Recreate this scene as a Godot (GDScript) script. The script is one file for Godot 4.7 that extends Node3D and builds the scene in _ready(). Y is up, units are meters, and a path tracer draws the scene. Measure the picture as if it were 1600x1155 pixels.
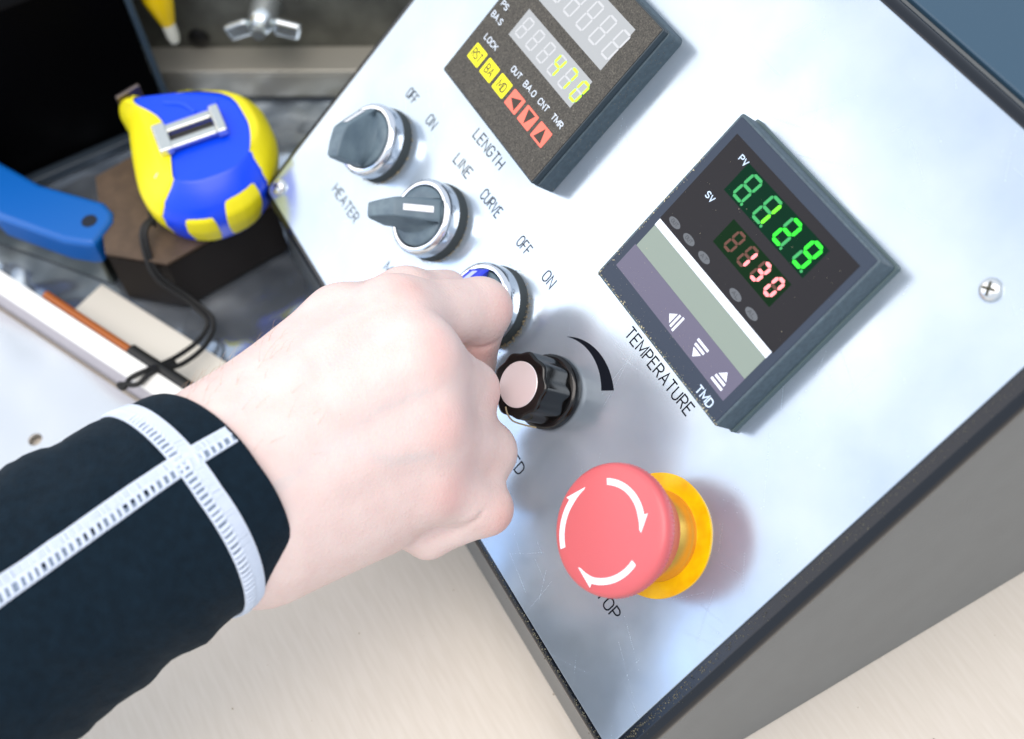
extends Node3D
# All shapes are worked out in millimetres. x runs along the console, y is up, z comes towards the operator;
# the origin is the console plate's lower left corner, 53 mm above the table top.

const MM := 0.001
const SLOPE := 0.67562
var panel_xf: Transform3D
var console: Node3D
var rng := RandomNumberGenerator.new()


# ------------------------------------------------------------------ mesh helpers
class B:
	var st := SurfaceTool.new()
	var tint := []
	func _init() -> void:
		st.begin(Mesh.PRIMITIVE_TRIANGLES)
	func tri(a: Vector3, b: Vector3, c: Vector3, na: Vector3, nb: Vector3, nc: Vector3) -> void:
		if tint:
			st.set_color(tint[0])
		if (b - a).cross(c - a).dot(na + nb + nc) > 0.0:
			var t := b
			b = c
			c = t
			t = nb
			nb = nc
			nc = t
		st.set_normal(na); st.add_vertex(a * 0.001)
		st.set_normal(nb); st.add_vertex(b * 0.001)
		st.set_normal(nc); st.add_vertex(c * 0.001)
	func quad(a: Vector3, b: Vector3, c: Vector3, d: Vector3, n: Vector3) -> void:
		tri(a, b, c, n, n, n)
		tri(a, c, d, n, n, n)
	func quad_n(a: Vector3, b: Vector3, c: Vector3, d: Vector3, na: Vector3, nb: Vector3, nc: Vector3, nd: Vector3) -> void:
		tri(a, b, c, na, nb, nc)
		tri(a, c, d, na, nc, nd)
	# rows of points; normals point away from each row's centre path
	func skin(rows: Array, mids: PackedVector3Array, closed := true) -> void:
		var nr := rows.size()
		var nc: int = rows[0].size()
		var nor := []
		for i in nr:
			var line := PackedVector3Array()
			for j in nc:
				var a: Vector3 = rows[maxi(i - 1, 0)][j]
				var b: Vector3 = rows[mini(i + 1, nr - 1)][j]
				var jp := (j + 1) % nc if closed else mini(j + 1, nc - 1)
				var jm := (j + nc - 1) % nc if closed else maxi(j - 1, 0)
				var c: Vector3 = rows[i][jm]
				var d: Vector3 = rows[i][jp]
				var n := (b - a).cross(d - c).normalized()
				if n.dot(rows[i][j] - mids[i]) < 0.0:
					n = -n
				line.append(n)
			nor.append(line)
		for i in nr - 1:
			for j in (nc if closed else nc - 1):
				var k := (j + 1) % nc
				quad_n(rows[i][j], rows[i][k], rows[i + 1][k], rows[i + 1][j], nor[i][j], nor[i][k], nor[i + 1][k], nor[i + 1][j])
	# profile of (radius, height), going up the outside and then inwards over the top
	func lathe(prof: Array, n := 48, at := Vector3.ZERO, basis := Basis.IDENTITY) -> void:
		var dirs := []
		for i in prof.size() - 1:
			var d: Vector2 = (prof[i + 1] - prof[i]).normalized()
			dirs.append(Vector2(d.y, -d.x))
		for i in prof.size() - 1:
			var n0: Vector2 = dirs[i]
			var n1: Vector2 = dirs[i]
			if i > 0 and dirs[i - 1].dot(dirs[i]) > 0.72:
				n0 = (dirs[i - 1] + dirs[i]).normalized()
			if i < dirs.size() - 1 and dirs[i + 1].dot(dirs[i]) > 0.72:
				n1 = (dirs[i + 1] + dirs[i]).normalized()
			var p: Vector2 = prof[i]
			var q: Vector2 = prof[i + 1]
			for j in n:
				var a := TAU * j / n
				var b := TAU * (j + 1) / n
				var ca := Vector3(cos(a), sin(a), 0)
				var cb := Vector3(cos(b), sin(b), 0)
				var z := Vector3(0, 0, 1)
				var A := at + basis * (ca * p.x + z * p.y)
				var Bq := at + basis * (cb * p.x + z * p.y)
				var C := at + basis * (cb * q.x + z * q.y)
				var D := at + basis * (ca * q.x + z * q.y)
				var nA := basis * (ca * n0.x + z * n0.y)
				var nB := basis * (cb * n0.x + z * n0.y)
				var nC := basis * (cb * n1.x + z * n1.y)
				var nD := basis * (ca * n1.x + z * n1.y)
				if p.x > 0.0001:
					tri(A, Bq, C, nA, nB, nC)
				if q.x > 0.0001:
					tri(A, C, D, nA, nC, nD)
	# rounded box, half size h, edge radius r
	func rbox(c: Vector3, h: Vector3, r: float, basis := Basis.IDENTITY, k := 3) -> void:
		r = minf(r, minf(h.x, minf(h.y, h.z)) * 0.98)
		var inner := h - Vector3(r, r, r)
		for ax in 3:
			for sg in [-1.0, 1.0]:
				var u := (ax + 1) % 3
				var v := (ax + 2) % 3
				var lu := PackedFloat32Array()
				var lv := PackedFloat32Array()
				for i in k + 1:
					lu.append(-h[u] + r * (1.0 - cos(PI / 4 * i / k) / 1.0 * 0.0) * 0.0 + r * i / k)
					lv.append(-h[v] + r * i / k)
				for i in k + 1:
					lu.append(h[u] - r + r * i / k)
					lv.append(h[v] - r + r * i / k)
				var pts := []
				var nrm := []
				for i in lu.size():
					var pl := PackedVector3Array()
					var nl := PackedVector3Array()
					for j in lv.size():
						var p := Vector3.ZERO
						p[ax] = sg * h[ax]
						p[u] = lu[i]
						p[v] = lv[j]
						var q := p.clamp(-inner, inner)
						var n := (p - q).normalized()
						pl.append(c + basis * (q + n * r))
						nl.append(basis * n)
					pts.append(pl)
					nrm.append(nl)
				for i in lu.size() - 1:
					for j in lv.size() - 1:
						quad_n(pts[i][j], pts[i + 1][j], pts[i + 1][j + 1], pts[i][j + 1], nrm[i][j], nrm[i + 1][j], nrm[i + 1][j + 1], nrm[i][j + 1])
	static func inset(poly: PackedVector2Array, d: float) -> PackedVector2Array:
		var out := PackedVector2Array()
		var n := poly.size()
		for i in n:
			var e0 := (poly[i] - poly[(i + n - 1) % n]).normalized()
			var e1 := (poly[(i + 1) % n] - poly[i]).normalized()
			var n0 := Vector2(-e0.y, e0.x)
			var n1 := Vector2(-e1.y, e1.x)
			var m := (n0 + n1).normalized()
			out.append(poly[i] + m * d / maxf(m.dot(n0), 0.35))
		return out
	# poly counter-clockwise, in the x-y plane of the basis, z0 to z1
	func prism(poly: PackedVector2Array, z0: float, z1: float, bev := 0.0, steps := 2, xf := Transform3D.IDENTITY, base := true) -> void:
		var n := poly.size()
		var rings := [poly, poly]
		var zs := [z0, z1 - bev]
		var ups := [0.0, 0.0]
		if bev > 0.0:
			for i in steps:
				var a := PI / 2 * (i + 1) / steps
				rings.append(inset(poly, bev * (1.0 - cos(a))))
				zs.append(z1 - bev + bev * sin(a))
				ups.append(a)
		for j in n:
			var k := (j + 1) % n
			var e := (poly[k] - poly[j]).normalized()
			var en := Vector2(e.y, -e.x)
			var ep := (poly[j] - poly[(j + n - 1) % n]).normalized()
			var enx := (poly[(k + 1) % n] - poly[k]).normalized()
			var na := en
			var nb := en
			if ep.dot(e) > 0.72:
				na = (en + Vector2(ep.y, -ep.x)).normalized()
			if enx.dot(e) > 0.72:
				nb = (en + Vector2(enx.y, -enx.x)).normalized()
			for i in rings.size() - 1:
				var r0: PackedVector2Array = rings[i]
				var r1: PackedVector2Array = rings[i + 1]
				var u0: float = ups[i]
				var u1: float = ups[i + 1]
				var f := func(m: Vector2, up: float) -> Vector3: return xf.basis * Vector3(m.x * cos(up), m.y * cos(up), sin(up))
				quad_n(xf * Vector3(r0[j].x, r0[j].y, zs[i]), xf * Vector3(r0[k].x, r0[k].y, zs[i]), xf * Vector3(r1[k].x, r1[k].y, zs[i + 1]), xf * Vector3(r1[j].x, r1[j].y, zs[i + 1]), f.call(na, u0), f.call(nb, u0), f.call(nb, u1), f.call(na, u1))
		var last: PackedVector2Array = rings[-1]
		var ids := Geometry2D.triangulate_polygon(last)
		var up := xf.basis * Vector3(0, 0, 1)
		for i in range(0, ids.size(), 3):
			var p := [last[ids[i]], last[ids[i + 1]], last[ids[i + 2]]]
			tri(xf * Vector3(p[0].x, p[0].y, zs[-1]), xf * Vector3(p[1].x, p[1].y, zs[-1]), xf * Vector3(p[2].x, p[2].y, zs[-1]), up, up, up)
		if base:
			ids = Geometry2D.triangulate_polygon(poly)
			for i in range(0, ids.size(), 3):
				var p := [poly[ids[i]], poly[ids[i + 1]], poly[ids[i + 2]]]
				tri(xf * Vector3(p[0].x, p[0].y, z0), xf * Vector3(p[1].x, p[1].y, z0), xf * Vector3(p[2].x, p[2].y, z0), -up, -up, -up)
	func tube(path: PackedVector3Array, r0: float, n := 10, r1 := -1.0, caps := true) -> void:
		if r1 < 0.0:
			r1 = r0
		var m := path.size()
		var side := Vector3.ZERO
		var rows := []
		for i in m:
			var d := (path[mini(i + 1, m - 1)] - path[maxi(i - 1, 0)]).normalized()
			if side == Vector3.ZERO:
				side = d.cross(Vector3.UP if absf(d.y) < 0.9 else Vector3.RIGHT).normalized()
			side = (side - d * side.dot(d)).normalized()
			var other := d.cross(side)
			var r := lerpf(r0, r1, float(i) / maxi(m - 1, 1))
			var row := PackedVector3Array()
			for j in n:
				row.append(path[i] + (side * cos(TAU * j / n) + other * sin(TAU * j / n)) * r)
			rows.append(row)
		skin(rows, path)
		if caps:
			for e in [0, m - 1]:
				var d := (path[e] - path[1 if e == 0 else m - 2]).normalized()
				for j in n:
					tri(path[e], rows[e][j], rows[e][(j + 1) % n], d, d, d)
	# flat mitred ribbon in the x-y plane facing z
	func ribbon(pts: PackedVector2Array, w: float, z: float, closed := false) -> void:
		var n := pts.size()
		var l := PackedVector3Array()
		var r := PackedVector3Array()
		for i in n:
			var a: Vector2
			var b: Vector2
			if closed:
				a = (pts[i] - pts[(i + n - 1) % n]).normalized()
				b = (pts[(i + 1) % n] - pts[i]).normalized()
			else:
				a = (pts[i] - pts[maxi(i - 1, 0)]).normalized() if i > 0 else (pts[1] - pts[0]).normalized()
				b = (pts[mini(i + 1, n - 1)] - pts[i]).normalized() if i < n - 1 else a
			var na := Vector2(-a.y, a.x)
			var nb := Vector2(-b.y, b.x)
			var m := (na + nb).normalized()
			m = m * (w / 2) / maxf(m.dot(na), 0.4)
			l.append(Vector3(pts[i].x + m.x, pts[i].y + m.y, z))
			r.append(Vector3(pts[i].x - m.x, pts[i].y - m.y, z))
		for i in (n if closed else n - 1):
			var k := (i + 1) % n
			quad(l[i], l[k], r[k], r[i], Vector3(0, 0, 1))
	func flat(poly: PackedVector2Array, z: float) -> void:
		var ids := Geometry2D.triangulate_polygon(poly)
		for i in range(0, ids.size(), 3):
			var a := poly[ids[i]]
			var b := poly[ids[i + 1]]
			var c := poly[ids[i + 2]]
			var n := Vector3(0, 0, 1)
			tri(Vector3(a.x, a.y, z), Vector3(b.x, b.y, z), Vector3(c.x, c.y, z), n, n, n)
	func mesh() -> ArrayMesh:
		st.index()
		return st.commit()


func mat(c: Color, rough := 0.5, metal := 0.0, spec := 0.5) -> StandardMaterial3D:
	var m := StandardMaterial3D.new()
	m.albedo_color = c
	m.roughness = rough
	m.metallic = metal
	m.metallic_specular = spec
	return m


func glow(c: Color, e: Color, k: float) -> StandardMaterial3D:
	var m := mat(c, 0.4)
	m.emission_enabled = true
	m.emission = e
	m.emission_energy_multiplier = k
	return m


func noise_tex(seed_: int, freq: float, lo: Color, hi: Color, oct := 4, size := 512) -> ImageTexture:
	var f := FastNoiseLite.new()
	f.seed = seed_
	f.noise_type = FastNoiseLite.TYPE_SIMPLEX_SMOOTH
	f.frequency = freq
	f.fractal_octaves = oct
	var im := f.get_seamless_image(size, size)
	im.convert(Image.FORMAT_RGBA8)
	for y in size:
		for x in size:
			im.set_pixel(x, y, lo.lerp(hi, im.get_pixel(x, y).r))
	return ImageTexture.create_from_image(im)


func triplanar(m: StandardMaterial3D, scale: Vector3) -> StandardMaterial3D:
	m.uv1_triplanar = true
	m.uv1_scale = scale
	return m


func put(called: String, mesh: Mesh, m: Material, parent: Node3D, xf := Transform3D.IDENTITY) -> MeshInstance3D:
	var o := MeshInstance3D.new()
	o.name = called
	o.mesh = mesh
	o.material_override = null
	for i in mesh.get_surface_count():
		mesh.surface_set_material(i, m)
	o.transform = xf
	parent.add_child(o, true)
	return o


func thing(called: String, label: String, category: String, at_mm: Vector3) -> Node3D:
	var o := Node3D.new()
	o.name = called
	o.position = at_mm * MM + Vector3(0, 0.053, 0)
	o.set_meta("label", label)
	o.set_meta("category", category)
	add_child(o, true)
	return o


func poly(a: Array) -> PackedVector2Array:
	var p := PackedVector2Array()
	for i in range(0, a.size(), 2):
		p.append(Vector2(a[i], a[i + 1]))
	return p


func rect(x0: float, y0: float, x1: float, y1: float) -> PackedVector2Array:
	return PackedVector2Array([Vector2(x0, y0), Vector2(x1, y0), Vector2(x1, y1), Vector2(x0, y1)])


func rrect(x0: float, y0: float, x1: float, y1: float, r: float, k := 4) -> PackedVector2Array:
	var p := PackedVector2Array()
	var cs := [Vector2(x1 - r, y0 + r), Vector2(x1 - r, y1 - r), Vector2(x0 + r, y1 - r), Vector2(x0 + r, y0 + r)]
	for q in 4:
		for i in k + 1:
			var a := -PI / 2 + PI / 2 * q + PI / 2 * i / k
			p.append(cs[q] + Vector2(cos(a), sin(a)) * r)
	return p


func circle(c: Vector2, r: float, n := 24) -> PackedVector2Array:
	var p := PackedVector2Array()
	for i in n:
		p.append(c + Vector2(cos(TAU * i / n), sin(TAU * i / n)) * r)
	return p


func smooth_closed(pts: PackedVector2Array, k := 4) -> PackedVector2Array:
	var out := PackedVector2Array()
	var n := pts.size()
	for i in n:
		for s in k:
			out.append(pts[i].cubic_interpolate(pts[(i + 1) % n], pts[(i + n - 1) % n], pts[(i + 2) % n], float(s) / k))
	return out


func smooth_path(pts: PackedVector3Array, k := 6) -> PackedVector3Array:
	var out := PackedVector3Array()
	var n := pts.size()
	for i in n - 1:
		for s in k:
			out.append(pts[i].cubic_interpolate(pts[i + 1], pts[maxi(i - 1, 0)], pts[mini(i + 2, n - 1)], float(s) / k))
	out.append(pts[n - 1])
	return out


# ------------------------------------------------------------------ single-stroke lettering
func arc(cx: float, cy: float, rx: float, ry: float, a0: float, a1: float, n := 8) -> Array:
	var o := []
	for i in n + 1:
		var a := deg_to_rad(lerpf(a0, a1, float(i) / n))
		o.append(cx + rx * cos(a))
		o.append(cy + ry * sin(a))
	return o


func glyph(ch: String) -> Array:   # [width, strokes]; a stroke that begins with "c" is closed
	var w := 0.56
	match ch:
		"H": return [w, [[0, 0, 0, 1], [w, 0, w, 1], [0, .5, w, .5]]]
		"E": return [w * .92, [[w * .92, 1, 0, 1, 0, 0, w * .92, 0], [0, .52, w * .8, .52]]]
		"F": return [w * .9, [[w * .9, 1, 0, 1, 0, 0], [0, .5, w * .75, .5]]]
		"L": return [w * .88, [[0, 1, 0, 0, w * .88, 0]]]
		"I": return [.06, [[.03, 0, .03, 1]]]
		"T": return [w * 1.05, [[0, 1, w * 1.05, 1], [w * .525, 1, w * .525, 0]]]
		"N": return [w, [[0, 0, 0, 1, w, 0, w, 1]]]
		"M": return [w * 1.3, [[0, 0, 0, 1, w * .65, .25, w * 1.3, 1, w * 1.3, 0]]]
		"V": return [w * 1.05, [[0, 1, w * .525, 0, w * 1.05, 1]]]
		"A": return [w * 1.1, [[0, 0, w * .55, 1, w * 1.1, 0], [w * .22, .34, w * .88, .34]]]
		"K": return [w, [[0, 0, 0, 1], [w, 1, 0.03, .42], [w * .35, .6, w, 0]]]
		"U": return [w, [[0, 1] + arc(w / 2, .3, w / 2, .3, 180, 360) + [w, 1]]]
		"O": return [w, [["c"] + arc(w / 2, .3, w / 2, .3, 180, 360) + arc(w / 2, .7, w / 2, .3, 0, 180)]]
		"C": return [w, [arc(w / 2, .7, w / 2, .3, 10, 180) + arc(w / 2, .3, w / 2, .3, 180, 350)]]
		"G": return [w, [arc(w / 2, .7, w / 2, .3, 15, 180) + arc(w / 2, .3, w / 2, .3, 180, 345) + [w, .48, w * .5, .48]]]
		"D": return [w, [["c", 0, 0] + arc(w * .4, .35, w * .6, .35, -90, 0, 5) + arc(w * .4, .65, w * .6, .35, 0, 90, 5) + [0, 1]]]
		"P": return [w * .95, [[0, 0, 0, 1] + arc(w * .5, .74, w * .45, .26, 90, -90) + [0.02, .48]]]
		"R": return [w, [[0, 0, 0, 1] + arc(w * .52, .74, w * .46, .26, 90, -90) + [0.02, .48], [w * .5, .48, w, 0]]]
		"B": return [w, [[0, 0, 0, 1] + arc(w * .5, .76, w * .42, .24, 90, -90) + [0.02, .52], [0, .52] + arc(w * .5, .26, w * .5, .26, 90, -90) + [0, 0]]]
		"S": return [w, [arc(w / 2, .75, w / 2, .25, 20, 270) + arc(w / 2, .25, w / 2, .25, 90, -160).slice(2)]]
		".": return [.1, [[.05, -.02, .05, .12]]]
		"-": return [.3, [[.05, .5, .25, .5]]]
	return [.35, []]


func letters(b: B, s: String, x0: float, x1: float, y: float, h: float, thick: float, z: float) -> void:
	var total := 0.0
	var gap := 0.2
	for ch in s:
		total += glyph(ch)[0] + gap
	total -= gap
	var kx := (x1 - x0) / (total * h)
	var x := x0
	var step := 0
	for ch in s:
		var g := glyph(ch)
		for stroke in g[1]:
			var closed: bool = stroke[0] is String
			var p := PackedVector2Array()
			for i in range(1 if closed else 0, stroke.size(), 2):
				var q := Vector2(x + stroke[i] * h * kx, y + stroke[i + 1] * h)
				if p.is_empty() or p[-1].distance_to(q) > 0.01:
					p.append(q)
			if closed and p[0].distance_to(p[-1]) < 0.01:
				p.remove_at(p.size() - 1)
			b.ribbon(p, thick, z + 0.004 * (step % 3), closed)
			step += 1
		x += (g[0] + gap) * h * kx


# seven-segment digit; the mask lists lit segments as a-g
func digit(b: B, x: float, y: float, w: float, h: float, t: float, z: float, segs: String, dot := false) -> void:
	var sl := 0.1
	var g := t * 0.12
	var hh := h / 2
	var at := func(px: float, py: float) -> Vector2: return Vector2(x + px + (py) * sl, y + py)
	for s in segs:
		var p := []
		var horiz := s in ["a", "d", "g"]
		if horiz:
			var cy := h - t / 2 if s == "a" else (t / 2 if s == "d" else hh)
			p = [t * .5 + g, cy, t + g, cy - t / 2, w - t - g, cy - t / 2, w - t * .5 - g, cy, w - t - g, cy + t / 2, t + g, cy + t / 2]
		else:
			var cx := w - t / 2 if s in ["b", "c"] else t / 2
			var lo := hh if s in ["b", "f"] else t / 2
			var hi := h - t / 2 if s in ["b", "f"] else hh
			p = [cx, lo + g, cx + t / 2, lo + t / 2 + g, cx + t / 2, hi - t / 2 - g, cx, hi - g, cx - t / 2, hi - t / 2 - g, cx - t / 2, lo + t / 2 + g]
		var q := PackedVector2Array()
		for i in range(0, p.size(), 2):
			q.append(at.call(p[i], p[i + 1]))
		b.flat(q, z)
	if dot:
		b.flat(circle(Vector2(x + w + t * .1, y + t * .3), t * .5, 8), z)


# ------------------------------------------------------------------ console helpers
func on_panel(called: String, mesh: Mesh, m: Material, u: float, v: float, w := 0.0, parent: Node3D = null) -> MeshInstance3D:
	var xf := console.transform.affine_inverse() * panel_xf * Transform3D(Basis.IDENTITY, Vector3(u, v, w) * MM)
	return put(called, mesh, m, console, xf)


func grains(b: B, p: Vector3, r: float) -> void:
	var q := Basis.from_euler(Vector3(rng.randf() * 6, rng.randf() * 6, rng.randf() * 6))
	var v := [q * Vector3(r, 0, 0), q * Vector3(-r * .5, r * .8, 0), q * Vector3(-r * .5, -r * .8, 0), q * Vector3(0, 0, r * 1.1)]
	for f in [[0, 1, 2], [0, 1, 3], [1, 2, 3], [2, 0, 3]]:
		var a: Vector3 = v[f[0]]
		var c: Vector3 = v[f[1]]
		var d: Vector3 = v[f[2]]
		var n: Vector3 = (a + c + d).normalized()
		b.tri(p + a, p + c, p + d, n, n, n)


func _ready() -> void:
	rng.seed = 7
	set_view()
	set_light()
	make_materials()
	build_ground()
	build_machine()
	build_console()
	build_background()
	build_tape_measure()
	build_person()


# ------------------------------------------------------------------ camera and light
func set_view() -> void:
	var s := sin(SLOPE)
	var c := cos(SLOPE)
	panel_xf = Transform3D(Basis(Vector3(1, 0, 0), Vector3(0, s, -c), Vector3(0, c, s)), Vector3(0, 0.053, 0))
	# the camera's axes and place, in the panel's frame
	var right := panel_xf.basis * Vector3(0.4815047, 0.63115659, -0.60810738)
	var down := panel_xf.basis * Vector3(0.69352658, -0.69861388, -0.1759532)
	var ahead := panel_xf.basis * Vector3(-0.53588627, -0.33701634, -0.77410974)
	var cam := Camera3D.new()
	cam.name = "camera"
	var lens := CameraAttributesPhysical.new()
	lens.frustum_near = 0.05
	lens.frustum_far = 30.0
	lens.frustum_focal_length = 48.4
	lens.frustum_focus_distance = 0.462
	lens.exposure_aperture = 7.8
	cam.attributes = lens
	add_child(cam)
	cam.near = 0.05
	cam.far = 30.0
	cam.keep_aspect = Camera3D.KEEP_HEIGHT
	var f := 2151.418
	cam.projection = Camera3D.PROJECTION_FRUSTUM
	cam.size = 0.05 * 1155.0 / f
	cam.frustum_offset = Vector2(0, -0.05 * 45.0 / f)
	cam.transform = Transform3D(Basis(right, -down, -ahead).orthonormalized(), panel_xf * (Vector3(416.8986, 222.5559, 386.3106) * MM))
	cam.current = true


func lamp(called: String, at: Vector3, towards: Vector3, size: Vector2, c: Color, energy: float) -> void:
	var l := AreaLight3D.new()
	l.name = called
	l.area_size = size
	l.light_color = c
	l.light_energy = energy
	l.shadow_enabled = true
	l.set("area_range", 12.0)
	add_child(l, true)
	l.look_at_from_position(at, towards, Vector3.UP)


func set_light() -> void:
	var e := Environment.new()
	e.background_mode = Environment.BG_COLOR
	e.background_color = Color(0.865, 0.905, 0.96)
	e.tonemap_mode = Environment.TONE_MAPPER_LINEAR
	e.tonemap_exposure = 1.12
	e.sdfgi_enabled = true
	e.ssao_enabled = true
	e.ssil_enabled = true
	var w := WorldEnvironment.new()
	w.name = "surroundings"
	w.environment = e
	add_child(w)
	# a tall bright window at the operator's left, and a ceiling lamp overhead
	lamp("window_light", Vector3(-2.0, 1.25, 1.75), Vector3(0.1, 0.1, -0.05), Vector2(2.1, 2.0), Color(1.0, 0.945, 0.87), 1.95)
	lamp("sky_window_light", Vector3(-0.95, 0.95, 2.3), Vector3(0.2, 0.05, 0.0), Vector2(1.5, 0.9), Color(0.5, 0.72, 1.0), 0.5)
	lamp("ceiling_light", Vector3(0.5, 1.9, 0.35), Vector3(0.15, 0.1, 0.0), Vector2(1.8, 1.2), Color(1.0, 0.955, 0.92), 3.0)
	lamp("ceiling_light", Vector3(-0.8, 1.9, 2.1), Vector3(0.15, 0.1, 0.0), Vector2(1.9, 1.3), Color(1.0, 0.95, 0.93), 0.7)


# ------------------------------------------------------------------ materials
var M := {}


func make_materials() -> void:
	# brushed, scratched and smudged sheet metal
	var plate := mat(Color(0.735, 0.785, 0.825), 1.0, 0.66)
	plate.albedo_texture = noise_tex(14, 0.007, Color(0.88, 0.905, 0.94), Color(1.0, 1.0, 1.0), 6)
	var rim := Image.create(1024, 1024, false, Image.FORMAT_RGBA8)
	var f := FastNoiseLite.new()
	f.seed = 3
	f.frequency = 0.006
	f.fractal_octaves = 5
	var smudge := f.get_seamless_image(1024, 1024)
	for y in 1024:
		for x in 1024:
			var v := 0.185 + 0.15 * (smudge.get_pixel(x, y).r - 0.5) + 0.015 * rng.randf()
			rim.set_pixel(x, y, Color(v, v, v))
	for i in 420:
		var p := Vector2(rng.randf() * 1024, rng.randf() * 1024)
		var a := rng.randfn(0.6, 0.7)
		var n := int(rng.randf_range(15, 110))
		var k := rng.randf_range(0.02, 0.09)
		for j in n:
			a += rng.randfn(0, 0.006)
			p += Vector2(cos(a), sin(a))
			var x := posmod(int(p.x), 1024)
			var y := posmod(int(p.y), 1024)
			var v := minf(rim.get_pixel(x, y).r + k, 0.6)
			rim.set_pixel(x, y, Color(v, v, v))
	plate.roughness_texture = ImageTexture.create_from_image(rim)
	plate.roughness_texture_channel = BaseMaterial3D.TEXTURE_CHANNEL_RED
	M.plate = triplanar(plate, Vector3(4.2, 4.2, 4.2))
	M.ink = mat(Color(0.09, 0.10, 0.13), 0.9, 0.0, 0.1)
	M.case = mat(Color(0.385, 0.405, 0.415), 0.34)
	M.case.albedo_texture = noise_tex(15, 0.01, Color(0.95, 0.95, 0.95), Color(1, 1, 1), 6)
	M.case.heightmap_enabled = true
	M.case.heightmap_scale = 0.003
	M.case.heightmap_texture = noise_tex(16, 0.12, Color(0, 0, 0), Color(1, 1, 1), 2)
	triplanar(M.case, Vector3(9, 9, 9))
	M.rim = mat(Color(0.065, 0.085, 0.115), 0.14)
	M.dust = mat(Color(0.60, 0.55, 0.44), 0.95)
	M.chrome = mat(Color(0.90, 0.91, 0.93), 0.06, 1.0)
	M.screw = mat(Color(0.86, 0.87, 0.87), 0.22, 0.8)
	M.rubber = mat(Color(0.22, 0.25, 0.26), 0.75)
	M.knob = mat(Color(0.41, 0.495, 0.55), 0.5)
	M.knob.albedo_texture = noise_tex(5, 0.02, Color(0.75, 0.76, 0.78), Color(1.05, 1.02, 0.98))
	triplanar(M.knob, Vector3(12, 12, 12))
	M.white = mat(Color(0.92, 0.93, 0.95), 0.5)
	M.gloss_black = mat(Color(0.035, 0.03, 0.03), 0.17)
	M.cap = mat(Color(0.93, 0.88, 0.88), 0.3, 0.45)
	M.meter = mat(Color(0.30, 0.37, 0.41), 0.5)
	M.meter.albedo_texture = noise_tex(8, 0.05, Color(0.8, 0.8, 0.8), Color(1.0, 1.0, 1.0))
	triplanar(M.meter, Vector3(14, 14, 14))


# ------------------------------------------------------------------ ground
func build_ground() -> void:
	var wood := mat(Color(0.85, 0.82, 0.775), 0.5)
	wood.albedo_texture = noise_tex(21, 0.02, Color(0.965, 0.96, 0.95), Color(1.0, 1.0, 1.0), 5)
	triplanar(wood, Vector3(3.5, 6, 34))
	var b := B.new()
	b.rbox(Vector3(100, -15, 0), Vector3(900, 15, 800), 3)
	var t := put("table_top", b.mesh(), wood, self, Transform3D(Basis.IDENTITY, Vector3(0, 0, 0)))
	t.set_meta("kind", "structure")
	t.set_meta("label", "pale wood grained table top under the control console")
	b = B.new()
	for i in 90:
		grains(b, Vector3(rng.randf_range(150, 420), 0.1, rng.randf_range(-160, 130)), 0.12 + 0.5 * pow(rng.randf(), 3.0))
	put("wood_crumbs", b.mesh(), mat(Color(0.62, 0.55, 0.42), 0.9), t).set_meta("kind", "stuff")


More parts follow.
